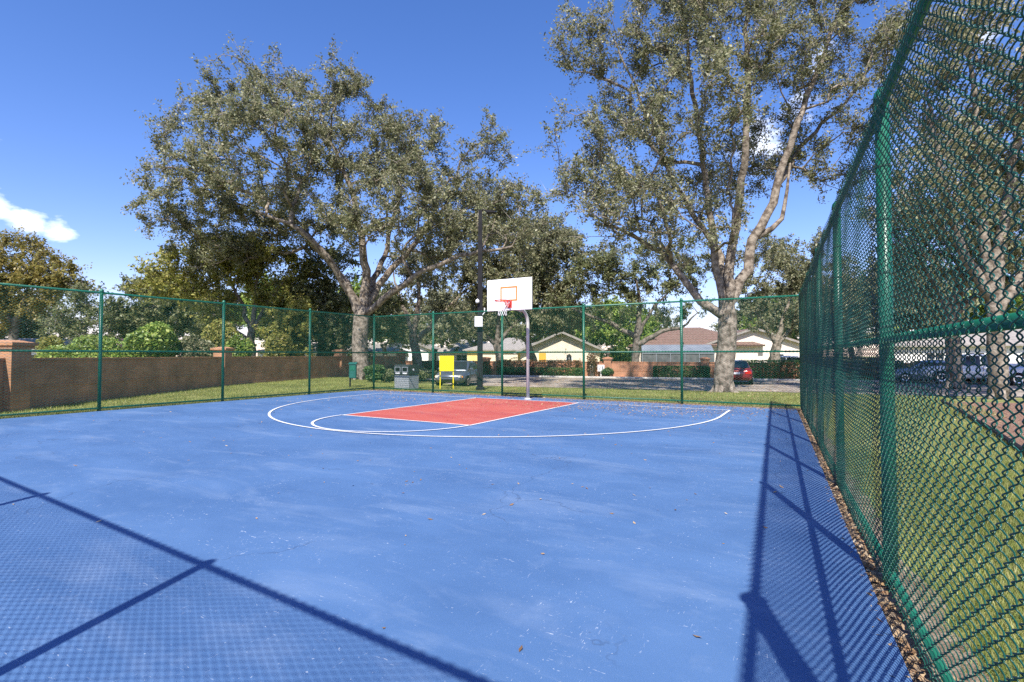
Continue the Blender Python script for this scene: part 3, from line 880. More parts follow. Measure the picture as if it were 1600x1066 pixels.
# trees left of the big oak, behind the brick wall
simple_oak('shade_tree', 'yellow-green tree with several dark stems behind the brick wall', 392, 590, 36.0, [(392, 560), (393, 520)],
           [(300, 420, 60, 40), (360, 400, 60, 45), (420, 430, 50, 50), (250, 450, 35, 30), (450, 480, 40, 40), (330, 480, 45, 35)], 200, 36000, .21, 'leaf_yellow', 21, .34, 'bark_dark',
           [([(393, 525), (375, 470), (350, 420)], .18), ([(393, 520), (400, 470), (402, 400)], .2), ([(393, 525), (420, 470), (445, 440)], .17), ([(392, 540), (340, 500), (300, 450)], .14)], clump=1.1, roots=0)
simple_oak('shade_tree', 'dense dark evergreen tree close behind the forked oak', 500, 588, 38.0, [(500, 560), (502, 535)],
           [(480, 460, 45, 50), (520, 490, 40, 45), (470, 530, 35, 30), (540, 540, 40, 28), (600, 500, 35, 40), (440, 520, 30, 30), (520, 420, 45, 40)], 200, 34000, .21, 'leaf_oak_dark', 22, .3, 'bark_dark',
           [([(501, 540), (480, 500), (465, 460)], .16), ([(502, 540), (530, 500), (560, 480)], .16)], clump=1.0, roots=0)
simple_oak('shade_tree', 'bright yellow-leaved small tree in front of the wall end', 455, 590, 34.5, [(455, 570), (455, 550)],
           [(440, 520, 28, 35), (465, 500, 25, 30), (430, 560, 22, 18), (470, 545, 22, 22)], 70, 13000, .18, 'leaf_yellow', 23, .13, 'bark_dark', [], clump=.7, roots=0)
simple_oak('shade_tree', 'golden autumn tree rising beyond the near brick pillar', 20, 585, 46.0, [(20, 540), (25, 500)],
           [(20, 405, 55, 38), (90, 430, 45, 30), (-30, 420, 50, 45), (40, 460, 55, 35), (-10, 490, 45, 40), (110, 455, 30, 22)], 200, 33000, .24, 'leaf_autumn', 24, .4, 'bark_dark',
           [([(22, 505), (-5, 460), (-20, 420)], .2), ([(25, 500), (45, 450), (60, 410)], .2)], clump=1.1, roots=0)
simple_oak('shade_tree', 'dark thin-leaved tree standing next to the golden autumn tree', 130, 585, 42.0, [(130, 545), (132, 515)],
           [(140, 470, 28, 28), (110, 495, 30, 28), (165, 500, 25, 25), (150, 530, 35, 20), (90, 520, 25, 20)], 90, 9000, .2, 'leaf_oak_dark', 25, .2, 'bark_dark', [], clump=1.0, roots=0)
simple_oak('shade_tree', 'rounded olive-green tree behind the clipped green hedge', 235, 585, 44.0, [(235, 550), (235, 520)],
           [(215, 465, 35, 26), (250, 455, 40, 30), (200, 500, 35, 30), (265, 495, 40, 35), (180, 490, 18, 22)], 120, 26000, .23, 'leaf_oak_dark', 26, .3, 'bark_dark', [], clump=1.05, roots=0)
# trees outside the right-hand fence
simple_oak('oak_tree', 'oak with thick trunk beyond the lawn, before the parked white pickup', 1562, 614, 19.5, [(1560, 570), (1556, 520), (1552, 470)],
           [(1500, 130, 110, 110), (1590, 200, 100, 110), (1450, 280, 70, 80), (1600, 40, 130, 120), (1680, 180, 120, 160), (1520, 330, 90, 60), (1640, 380, 80, 60), (1470, 20, 90, 80), (1440, 180, 60, 60)], 330, 46000, .14, 'leaf_oak', 31, .32, 'bark',
           [([(1553, 480), (1500, 380), (1470, 270), (1450, 150)], .2), ([(1552, 470), (1570, 330), (1590, 200), (1600, 60)], .24), ([(1555, 490), (1620, 400), (1680, 260)], .2), ([(1552, 460), (1530, 330), (1525, 200), (1510, 60)], .2)], clump=.9, tip=.013)
simple_oak('oak_tree', 'pale-trunked oak standing behind the blue-white car', 1491, 603, 27.5, [(1490, 570), (1488, 530), (1488, 480)],
           [(1450, 380, 60, 60), (1510, 330, 70, 80), (1550, 420, 60, 50), (1420, 430, 50, 50), (1480, 240, 80, 80), (1400, 330, 50, 60)], 200, 30000, .18, 'leaf_oak', 32, .38, 'bark',
           [([(1488, 490), (1450, 430), (1420, 380)], .25), ([(1488, 480), (1510, 400), (1520, 300)], .28), ([(1488, 500), (1540, 450), (1580, 400)], .22)], clump=1.0, tip=.014)
simple_oak('oak_tree', 'oak at the road bend past the pickup, leaning over the pavement', 1660, 607, 25.0, [(1660, 560), (1655, 500)],
           [(1640, 330, 80, 90), (1720, 300, 90, 100), (1600, 420, 60, 50), (1690, 430, 70, 50)], 120, 22000, .19, 'leaf_oak', 33, .4, 'bark', [], clump=1.0, tip=.014)

# distant backdrop trees: two prototypes and copies
protos = []
for s, m, lab in ((41, 'leaf_oak', 'distant rounded olive tree behind the houses'), (42, 'leaf_fresh', 'distant fresh green tree behind the houses')):
    rng = np.random.default_rng(s)
    bl = [(np.array([0, 0, 7.0]), 4.5, 3.2), (np.array([-2.5, 1, 5.5]), 3.0, 2.4), (np.array([2.8, -1, 5.2]), 3.0, 2.4), (np.array([.5, 0, 9.2]), 2.6, 2.0)]
    protos.append((tree('distant_tree', lab, (0, 0, 0), [([(0, 0, 0), (.1, 0, 2.0), (0, .1, 3.2)], .32, .24)], bl, 120, 22000, .34, m, 'bark_dark', s, 1.2, 'trees beyond the houses', minz=1.6, twigs=5), lab))
spots = [(600, 62, 0, 1.0), (560, 75, 1, 1.1), (690, 95, 0, 1.3), (740, 80, 0, 1.1), (810, 105, 1, 1.3), (880, 98, 0, 1.2), (960, 62, 1, .75), (985, 85, 1, .95), (1020, 110, 0, 1.1),
         (930, 110, 0, 1.3), (1180, 90, 0, 1.25), (1230, 75, 1, 1.1), (1270, 60, 0, 1.1), (1330, 70, 1, 1.2), (1400, 60, 0, 1.2), (1470, 75, 0, 1.3), (1560, 60, 1, 1.1), (1620, 70, 0, 1.2),
         (330, 70, 0, 1.1), (420, 62, 1, 1.0), (500, 70, 0, 1.0), (240, 80, 0, .9), (60, 75, 0, 1.0), (-40, 65, 0, 1.1), (640, 110, 1, 1.1), (780, 130, 0, 1.4)]
where = ['behind the grey litter bin', 'left of the white gabled house', 'right of the white gabled house', 'behind the white bungalow', 'over the yellow garage wing', 'over the ridge of the cream house',
         'between cream house and red-tiled house', 'beside the red-tiled roof', 'behind the dark spreading oak', 'behind the arched window gable', 'over the pink gable wing', 'behind the leaning-limbed oak', 'at the end of the back fence',
         'past the corner of the court fences', 'left of the low white house', 'over the low white house', 'right of the low white house', 'past the parked high-roofed car', 'behind the loose olive shrub', 'behind the shaded brick wall end',
         'behind the pale low house', 'behind the rounded olive tree', 'behind the golden autumn tree', 'past the near brick pillar', 'over the white gable roof', 'far behind the hoop pole']
seen = [False, False]
for i, (px, D, k, s) in enumerate(spots):
    pr, lab = protos[k]
    o = pr if not seen[k] else copy_tree(pr)
    seen[k] = True
    o['label'] = ('distant rounded olive tree ', 'distant fresh green tree ')[k] + where[i]
    q = P(px, 560, D)
    o.location = (q.x, q.y, gz(q.x, q.y)); o.scale = (s, s, s * random.uniform(.85, 1.1)); o.rotation_euler = (0, 0, random.uniform(0, 6.28))

# ------------------------------------------------------------------ shrubs and hedges
def shrub(name, label, c, rad, n, leaf, m, seed, boxy=False, group=None, stems=6, rz=0.0):
    rng = np.random.default_rng(seed)
    t = thing(name, label, 'hedge' if 'hedge' in name else 'shrub', (c[0], c[1], gz(c[0], c[1])), rz, group)
    rad = np.array(rad, float)
    if boxy:
        p = rng.uniform(-1, 1, (n, 3)); ax = rng.integers(0, 3, n); sg = rng.choice([-1, 1], n)
        shell = rng.random(n) < .75
        p[np.arange(n)[shell], ax[shell]] = sg[shell] * rng.uniform(.9, 1.05, shell.sum())
        C = p * rad + np.array([0, 0, rad[2]])
    else:
        nb = 14
        cen = rng.normal(size=(nb, 3)); cen /= np.linalg.norm(cen, axis=1)[:, None]; cen *= rng.uniform(.25, .62, nb)[:, None]
        v = rng.normal(size=(n, 3)); v /= np.linalg.norm(v, axis=1)[:, None]; v *= rng.uniform(.55, 1, n)[:, None] ** .5
        C = (cen[rng.integers(0, nb, n)] + v * .44) * rad + np.array([0, 0, rad[2] * .98])
    C[:, 2] = np.maximum(C[:, 2], .03)
    mb = MB()
    for k in range(stems):
        a = rng.uniform(0, 6.28); q = rng.uniform(.2, .7)
        mb.tube([(0.1 * math.cos(a), .1 * math.sin(a), 0), (q * rad[0] * .5 * math.cos(a), q * rad[1] * .5 * math.sin(a), rad[2] * .8), (q * rad[0] * math.cos(a), q * rad[1] * math.sin(a), rad[2] * 1.5)], [.03, .02, .008], 5)
    mb.build('stem', 'bark_dark', t)
    link('foliage', leaf_mesh('foliage', C, leaf, m, rng, .5, .6), None, t)
    return t
def shrub_px(name, label, px, py, D, w, h, n, leaf, m, seed, **k):
    q = P(px, py, D)
    dep = k.pop('dep', w * D / F * .8)
    return shrub(name, label, (q.x, q.y), (w * D / F, dep, h * D / F), n, leaf, m, seed, rz=k.pop('rz', YAW), **k)
shrub_px('clipped_hedge', 'large rounded bright green shrub mass rising over the brick wall', 150, 580, 30, 74, 38, 20000, .13, 'leaf_fresh', 51)
shrub_px('leafy_shrub', 'tall yellow-green shrub with big leaves beside the rounded green hedge', 240, 578, 30, 50, 50, 11000, .20, 'leaf_fresh', 52)
shrub_px('flowering_shrub', 'purple flowering shrub peeping over the rounded green hedge', 193, 560, 34, 13, 33, 2500, .13, 'leaf_pink', 53)
shrub_px('leafy_shrub', 'loose olive shrub behind the brick pillar by the lawn', 310, 580, 31, 40, 38, 9000, .16, 'leaf_oak', 54)
shrub_px('leafy_shrub', 'fresh green shrub behind the shaded end of the brick wall', 372, 580, 31, 26, 36, 6000, .15, 'leaf_fresh', 55)
shrub_px('leafy_shrub', 'sunlit yellow shrub spilling behind the golden autumn tree', 72, 578, 33, 34, 36, 7000, .16, 'leaf_yellow', 91)
shrub_px('leafy_shrub', 'broad yellow-green shrub rising behind the loose olive shrub', 345, 580, 34, 36, 50, 9000, .17, 'leaf_yellow', 92)
shrub_px('leafy_shrub', 'yellow shrub in front of the dense dark evergreen tree', 432, 586, 33, 24, 44, 6000, .16, 'leaf_yellow', 93)
shrub_px('low_shrub', 'low leafy shrub at the foot of the forked oak', 583, 600, 28.5, 24, 15, 5000, .12, 'leaf_hedge', 56)
shrub_px('low_shrub', 'dark low shrub between the forked oak and the litter bin', 606, 596, 29, 18, 12, 3500, .12, 'leaf_oak_dark', 57)
shrub_px('low_shrub', 'shaded bushy hedge behind the grey litter bin', 655, 596, 36, 40, 13, 7000, .13, 'leaf_oak_dark', 58)
shrub_px('low_shrub', 'bright green shrub below the white gable house', 625, 583, 42, 18, 12, 3500, .14, 'leaf_fresh', 59)

def hedge_run(label, x0, x1, h, d, n, leaf, m, seed, off=-.75, name='clipped_hedge'):
    xc = (x0 + x1) / 2
    return shrub(name, label, (xc, wall_y(xc) + off), ((x1 - x0) / 2, d, h / 2), n, leaf, m, seed, boxy=True, rz=SL)
hedge_run('clipped dark hedge below the lantern post on the brick wall', -10.4, -6.5, .95, .35, 6000, .10, 'leaf_hedge', 61)
hedge_run('long low green hedge along the brick wall under the cream house', -22.6, -16.0, .75, .35, 8000, .10, 'leaf_hedge', 62)
hedge_run('reddish hedge climbing over the brick wall under the cream house', -23.2, -16.2, 1.35, .22, 4500, .12, 'leaf_rusty', 63, off=-.34)
hedge_run('mixed rusty hedge behind the grey car and light pole', -30.5, -23.8, 1.25, .4, 6500, .12, 'leaf_rusty', 64)
hedge_run('green and red hedge behind the red car', -4.6, 5.2, 1.4, .5, 10000, .13, 'leaf_hedge', 65)
hedge_run('rusty shrub border past the red car near the fence end', -.5, 5.0, 1.6, .3, 3500, .13, 'leaf_rusty', 66, off=-.1)
hedge_run('low green hedge along the right part of the brick wall', 7.0, 24.0, 1.0, .4, 12000, .13, 'leaf_hedge', 67)
for i, (px, lab) in enumerate(((925, 'bare pale-stemmed crape shrub beside the white sign'), (948, 'small dark shrub beside the brick pillar with planter'))):
    shrub_px('small_shrub', lab, px, 590, 41.5, 12, [22, 9][i], 900 + 900 * i, .13, ['leaf_rusty', 'leaf_hedge'][i], 70 + i, stems=9)
shrub_px('small_shrub', 'round lime-green shrub showing above the brick wall before the screened porch', 1084, 575, 46, 11, 10, 1600, .12, 'leaf_fresh', 73)
shrub_px('small_shrub', 'sprawling yellowish shrub at the porch corner', 1020, 572, 48, 14, 8, 1600, .14, 'leaf_yellow', 74)
shrub_px('small_shrub', 'airy green shrubbery between cream house and red-roofed house', 965, 575, 50, 34, 24, 8000, .2, 'leaf_fresh', 75)
for i, px in enumerate((1425, 1465, 1510)):
    pass

# palm in front of the cream house
def palm():
    q = P(790, 575, 56)
    t = thing('palm', 'small feathery palm in front of the yellow garage wall', 'palm', (q.x, q.y, gz(q.x, q.y)))
    MB().tube([(0, 0, 0), (.05, 0, .9)], [.16, .12], 8).build('trunk', 'bark_dark', t, True)
    rng = random.Random(5)
    for k in range(14):
        a = 2 * math.pi * k / 14 + rng.uniform(-.2, .2); L = rng.uniform(1.3, 1.8); up = rng.uniform(.5, 1.4)
        sp = [Vector((math.cos(a) * L * s, math.sin(a) * L * s, .9 + up * s * 1.4 - 1.3 * s * s)) for s in [i / 8 for i in range(9)]]
        mb = MB(); side = Vector((-math.sin(a), math.cos(a), 0))
        for i in range(1, 9):
            for sg in (-1, 1):
                p = sp[i]; e = p + side * sg * .42 * (1 - .5 * i / 8) + (sp[i] - sp[i - 1]) * .8 - Vector((0, 0, .12))
                mb.add([p, p + (sp[i] - sp[i - 1]) * .35, e], [(0, 1, 2)])
        mb.tube(sp, .012, 4)
        mb.build('frond', 'leaf_fresh', t)
palm()

# ------------------------------------------------------------------ brick walls
def brick_wall(label, pts, h, pil_h, m, pil_at, base=-.05, th=.11):
    p0 = Vector((*pts[0], 0))
    t = thing('brick_wall', label, 'wall', (0, 0, base))
    for i in range(len(pts) - 1):
        a, b = Vector((*pts[i], 0)), Vector((*pts[i + 1], 0)); L = (b - a).length; ang = math.atan2(b.y - a.y, b.x - a.x)
        w = MB().box(0.18, L - 0.18, -th, th, 0, h - .07).build('wall_panel', m, t)
        w.location = a; w.rotation_euler = (0, 0, ang)
        c = MB()
        n = max(4, int((L - .4) / .115))
        for k in range(n):
            x = .2 + (L - .4) * k / n
            c.box(x, x + (L - .4) / n - .008, -th - .035, th + .035, h - .068, h + random.uniform(-.003, .003))
        c.build('coping', m, w)
        MB().box(.2, L - .2, -th - .018, th + .018, h * .42, h * .42 + .05).build('string_course', m, w)
        MB().box(.2, L - .2, -th - .022, th + .022, 0, .16).build('plinth', m, w)
    for i, p in enumerate(pts):
        if i not in pil_at: continue
        a = Vector((*pts[max(0, i - 1)], 0)); b = Vector((*pts[min(len(pts) - 1, i + 1)], 0)); ang = math.atan2(b.y - a.y, b.x - a.x)
        s = .29
        pl = MB().box(-s, s, -s, s, 0, pil_h - .22).build('pillar', m, t)
        pl.location = (*p, 0); pl.rotation_euler = (0, 0, ang)
        cp = MB().box(-s - .05, s + .05, -s - .05, s + .05, pil_h - .215, pil_h - .13).box(-s - .10, s + .10, -s - .10, s + .10, pil_h - .128, pil_h - .05)
        cp.loft([[(-s - .06, -s - .06, pil_h - .048), (s + .06, -s - .06, pil_h - .048), (s + .06, s + .06, pil_h - .048), (-s - .06, s + .06, pil_h - .048)], [(-.12, -.12, pil_h + .02), (.12, -.12, pil_h + .02), (.12, .12, pil_h + .02), (-.12, .12, pil_h + .02)]])
        cp.build('cap', m, pl)
    return t
brick_wall('long brown brick wall with capped pillars beyond the left lawn', [(-12.6, -4.0), (-18.3, 5.3), (-24.4, 14.7), (-27.9, 25.0), (-30.5, 34.0)], 1.40, 1.86, 'brick_brown', (0, 1, 2, 3, 4))
xs = [-52, -42, -33, -24.5, -14.1, -6.9, 4.0, 14.0, 24.0, 36.0]
brick_wall('sunlit orange brick wall with pillars across the street', [(x, wall_y(x)) for x in xs], 1.27, 1.62, 'brick_orange', range(len(xs)), base=-.37)
# planter on the pillar
def planter():
    x = -14.1; z = 1.27
    t = thing('planter_urn', 'dark urn with spiky plant standing on a brick pillar', 'planter', (x, wall_y(x), z))
    MB().lathe([(.10, 0), (.12, .03), (.05, .08), (.10, .14), (.19, .28), (.21, .34), (.17, .35)], 14).build('urn', 'bark_dark', t, True)
    mb = MB(); rng = random.Random(9)
    for k in range(40):
        a = rng.uniform(0, 6.28); L = rng.uniform(.3, .6); e = rng.uniform(.2, 1.3)
        d = Vector((math.cos(a) * math.cos(e), math.sin(a) * math.cos(e), math.sin(e))); s = Vector((-math.sin(a), math.cos(a), 0)) * .03
        c = Vector((0, 0, .33)); mb.add([c - s, c + s, c + d * L], [(0, 1, 2)])
    mb.build('spiky_leaves', 'leaf_rusty', t)
planter()

def lantern_post():
    q = P(1066, 580, 44.0)
    t = thing('lantern_post', 'black street lantern on a slim post behind the brick wall', 'street lamp', (q.x, q.y, gz(q.x, q.y)), 0)
    MB().lathe([(.13, 0), (.13, .25), (.08, .32), (.055, .4), (.05, 2.40), (.07, 2.42), (.05, 2.46)], 12).build('post', 'black_metal', t, True)
    ln = MB().loft([[(r * math.cos(math.pi / 4 + k * math.pi / 2), r * math.sin(math.pi / 4 + k * math.pi / 2), z) for k in range(4)] for r, z in ((.09, 2.48), (.17, 2.78))]).build('lantern_glass', 'headlamp', t)
    MB().loft([[(r * math.cos(math.pi / 4 + k * math.pi / 2), r * math.sin(math.pi / 4 + k * math.pi / 2), z) for k in range(4)] for r, z in ((.22, 2.785), (.20, 2.83), (.06, 2.95), (.02, 3.03))]).build('lantern_roof', 'black_metal', t)
    fr = MB()
    for k in range(4):
        a = math.pi / 4 + k * math.pi / 2
        fr.tube([(.092 * math.cos(a), .092 * math.sin(a), 2.47), (.175 * math.cos(a), .175 * math.sin(a), 2.79)], .014, 5)
    fr.build('lantern_frame', 'black_metal', t)
lantern_post()

def street_sign():
    q = P(939, 588, 41.5)
    t = thing('street_sign', 'small white sign with grey mark on a white post by the road', 'sign', (q.x, q.y, gz(q.x, q.y)), YAW)
    MB().box(-.035, .035, -.02, .02, 0, .62).build('post', 'white_paint', t)
    pn = MB().box(-.27, .27, -.045, -.022, .50, 1.02, .004).build('panel', 'white_paint', t)
    mk = MB()
    mk.add([(-.16, -.049, .62), (-.10, -.049, .60), (-.02, -.049, .90), (-.08, -.049, .93)], [(0, 1, 2, 3)])
    mk.add([(.06, -.049, .70), (.10, -.049, .66), (.17, -.049, .66), (.20, -.049, .74), (.17, -.049, .90), (.10, -.049, .93), (.06, -.049, .86)], [tuple(range(7))])
    mk.build('printed_mark', 'sign_grey', pn)
street_sign()

# ------------------------------------------------------------------ houses
def window(parent, x0, x1, z0, z1, y, arched=False, cols=2, rows=2):
    w = MB()
    f = .07
    w.box(x0 - f, x1 + f, y - .05, y - .004, z0 - f, z0); w.box(x0 - f, x1 + f, y - .05, y - .004, z1, z1 + (0 if arched else f))
    w.box(x0 - f, x0, y - .05, y - .004, z0, z1); w.box(x1, x1 + f, y - .05, y - .004, z0, z1)
    for i in range(1, cols):
        x = x0 + (x1 - x0) * i / cols; w.box(x - .02, x + .02, y - .04, y - .012, z0, z1)
    for i in range(1, rows):
        z = z0 + (z1 - z0) * i / rows; w.box(x0, x1, y - .038, y - .014, z - .02, z + .02)
    o = w.build('window', 'white_paint', parent)
    gl = MB()
    if arched:
        n = 10; r = (x1 - x0) / 2; xc = (x0 + x1) / 2
        gl.prism([(x0, z0), (x1, z0), (x1, z1)] + [(xc + r * math.cos(a), z1 + .06 + r * math.sin(a)) for a in [math.pi * k / n for k in range(n + 1)]] + [(x0, z1)], 'y', y - .010, y - .003)
    else:
        gl.box(x0, x1, y - .010, y - .003, z0, z1)
    gl.build('pane', 'glass_dark', o)

def house(label, px, D, half, depth, eave, ridge, wallm, roofm, rz=SL, gable=True, over=.5, name='house'):
    """gable front towards -y (local); origin front centre on the ground"""
    q = P(px, 560, D)
    t = thing(name, label, 'house', (q.x, q.y, gz(q.x, q.y)), rz)
    if gable:
        MB().prism([(-half, 0), (half, 0), (half, eave), (0, ridge), (-half, eave)], 'y', 0, depth).build('wall', wallm, t)
        r = MB(); th = .16; sl = (ridge - eave) / half
        for s in (-1, 1):
            r.prism([(0, ridge + .004), (s * (half + over), eave - over * sl + .004), (s * (half + over), eave - over * sl + th), (0, ridge + th)], 'y', -over, depth + over)
        r.build('roof', roofm, t)
        fa = MB()
        for s in (-1, 1):
            fa.prism([(0, ridge - .10), (s * (half + over), eave - over * sl - .10), (s * (half + over), eave - over * sl + th * .8), (0, ridge + th * .8)], 'y', -over - .05, -over - .003)
        fa.build('fascia', 'roof_grey', t)
    else:
        MB().box(-half, half, 0, depth, 0, eave).build('wall', wallm, t)
        o = over; k = min(half, depth / 2) * .85
        r = MB().loft([[(-half - o, -o, eave + .003), (half + o, -o, eave + .003), (half + o, depth + o, eave + .003), (-half - o, depth + o, eave + .003)],
                       [(-half - o, -o, eave + .15), (half + o, -o, eave + .15), (half + o, depth + o, eave + .15), (-half - o, depth + o, eave + .15)],
                       [(-half + k, depth / 2 - .06, ridge), (half - k, depth / 2 - .06, ridge), (half - k, depth / 2 + .06, ridge), (-half + k, depth / 2 + .06, ridge)]])
        r.build('roof', roofm, t)
    return t
h1 = house('white gabled house seen between the oak trunks', 634, 78, 3.4, 14, 2.85, 4.25, 'stucco_white', 'roof_grey', rz=YAW)
window(h1, .9, 1.7, .7, 1.7, 0, cols=2)
MB().box(-3.42, 3.42, -.06, -.004, 2.28, 2.42).build('trim_band', 'roof_grey', h1)
h2 = house('cream house with arched window and orange door', 878, 62, 5.0, 13, 2.3, 4.5, 'stucco_cream', 'roof_grey', rz=YAW * .75, over=.7)
window(h2, .55, 1.15, .5, 1.55, 0, arched=True)
dr = MB().box(-2.75, -1.9, -.05, -.004, .0, 2.05).build('door', 'door_orange', h2)
MB().lathe([(.035, -.03), (.045, 0), (.035, .03)], 8, (-2.02, -.08, 1.0)).build('handle', 'chrome', dr)
h2b = house('low yellow garage wing beside the cream house', 795, 66, 5.4, 11, 2.35, 4.2, 'stucco_yellow', 'roof_grey', rz=YAW * .75, gable=False)
gd = MB().box(-3.4, 1.2, -.05, -.004, 0, 2.0).build('garage_door', 'stucco_cream', h2b)
for k in range(4):
    MB().box(-3.35, 1.15, -.065, -.052, .08 + k * .48, .50 + k * .48).build('door_panel', 'stucco_cream', gd)
MB().box(2.3, 4.9, -.03, -.004, 0, 2.2).build('brown_panel', 'brick_orange', h2b)
h3 = house('red-tiled house with screened porch behind the brick wall', 1085, 58, 6.6, 12, 2.75, 5.2, 'stucco_pink', 'roof_red', rz=YAW * .6, gable=False, over=.6)
h3b = house('pink stucco gable wing with red tiles behind the massive oak', 1178, 57, 5.2, 13, 2.9, 4.7, 'stucco_pink', 'roof_red', rz=YAW * .6, over=.5)
window(h3b, -1.2, -.5, .7, 1.6, 0); window(h3b, 2.0, 3.0, .7, 1.9, 0)
# tile courses on the red roofs are carried as thin raised ribs
for hh, half in ((h3, 6.6),):
    q = MB()
    for k in range(7):
        f = k / 7; z = 2.9 + (5.2 - 2.9) * f; y = -.6 + (6.0 + .6) * f; x = 7.2 - (5.1 + .6) * f
        q.box(-x, x, y - .05, y + .03, z - .02, z + .04)
    q.build('tile_course', 'roof_red', hh)
pc = MB()
t3 = h3
MB().box(-5.8, 1.6, -3.4, -.01, 2.0, 2.06).build('porch_roof_screen', 'screen_roof', t3)
MB().box(-5.75, 1.55, -3.38, -3.36, .55, 2.0).build('porch_screen', 'screen_mesh', t3)
MB().box(1.52, 1.54, -3.36, -.02, 0, 2.0).build('porch_screen', 'screen_mesh', t3)
MB().prism([(-3.4, 2.06), (-.01, 2.06), (-.01, 2.95), (-1.0, 2.95)], 'x', -5.8, 1.6).build('porch_roof_slope', 'screen_roof', t3)
for k in range(6):
    x = -5.78 + k * 1.46
    MB().box(x - .04, x + .04, -3.44, -3.39, 0, 2.1).build('porch_frame', 'screen_roof', t3)
MB().box(-5.8, 1.6, -3.45, -3.395, 1.94, 2.02).build('porch_beam', 'screen_roof', t3)
h4 = house('white low house beyond the parked pickup', 1545, 48, 7.0, 10, 2.6, 4.6, 'stucco_white', 'roof_grey', rz=-.1, gable=False)
window(h4, -4.5, -3.2, .8, 2.0, 0); window(h4, -1.6, -.3, .8, 2.0, 0); window(h4, 2.2, 3.6, .8, 2.0, 0)
h5 = house('pale low house with long white roof line behind the shaded wall', 520, 66, 9.0, 9, 2.0, 3.3, 'stucco_white', 'roof_grey', rz=YAW * 1.3, gable=False)
window(h5, -5.5, -4.2, .7, 1.6, 0); window(h5, -2.0, -.8, .7, 1.6, 0); window(h5, 3.2, 4.6, .7, 1.6, 0)
h6 = house('grey-roofed house showing past the near brick pillar', 20, 46, 6.0, 9, 1.9, 3.1, 'stucco_white', 'roof_grey', rz=YAW * 1.6, gable=False)
window(h6, 1.0, 2.4, .7, 1.5, 0); window(h6, -3.0, -1.8, .7, 1.5, 0)
h7 = house('white bungalow with purple-grey roof behind the light pole', 735, 84, 5.5, 9, 2.2, 4.4, 'stucco_white', 'roof_grey', rz=YAW, gable=False)
window(h7, -2.2, -.6, .8, 1.8, 0); window(h7, 1.2, 2.8, .8, 1.8, 0)

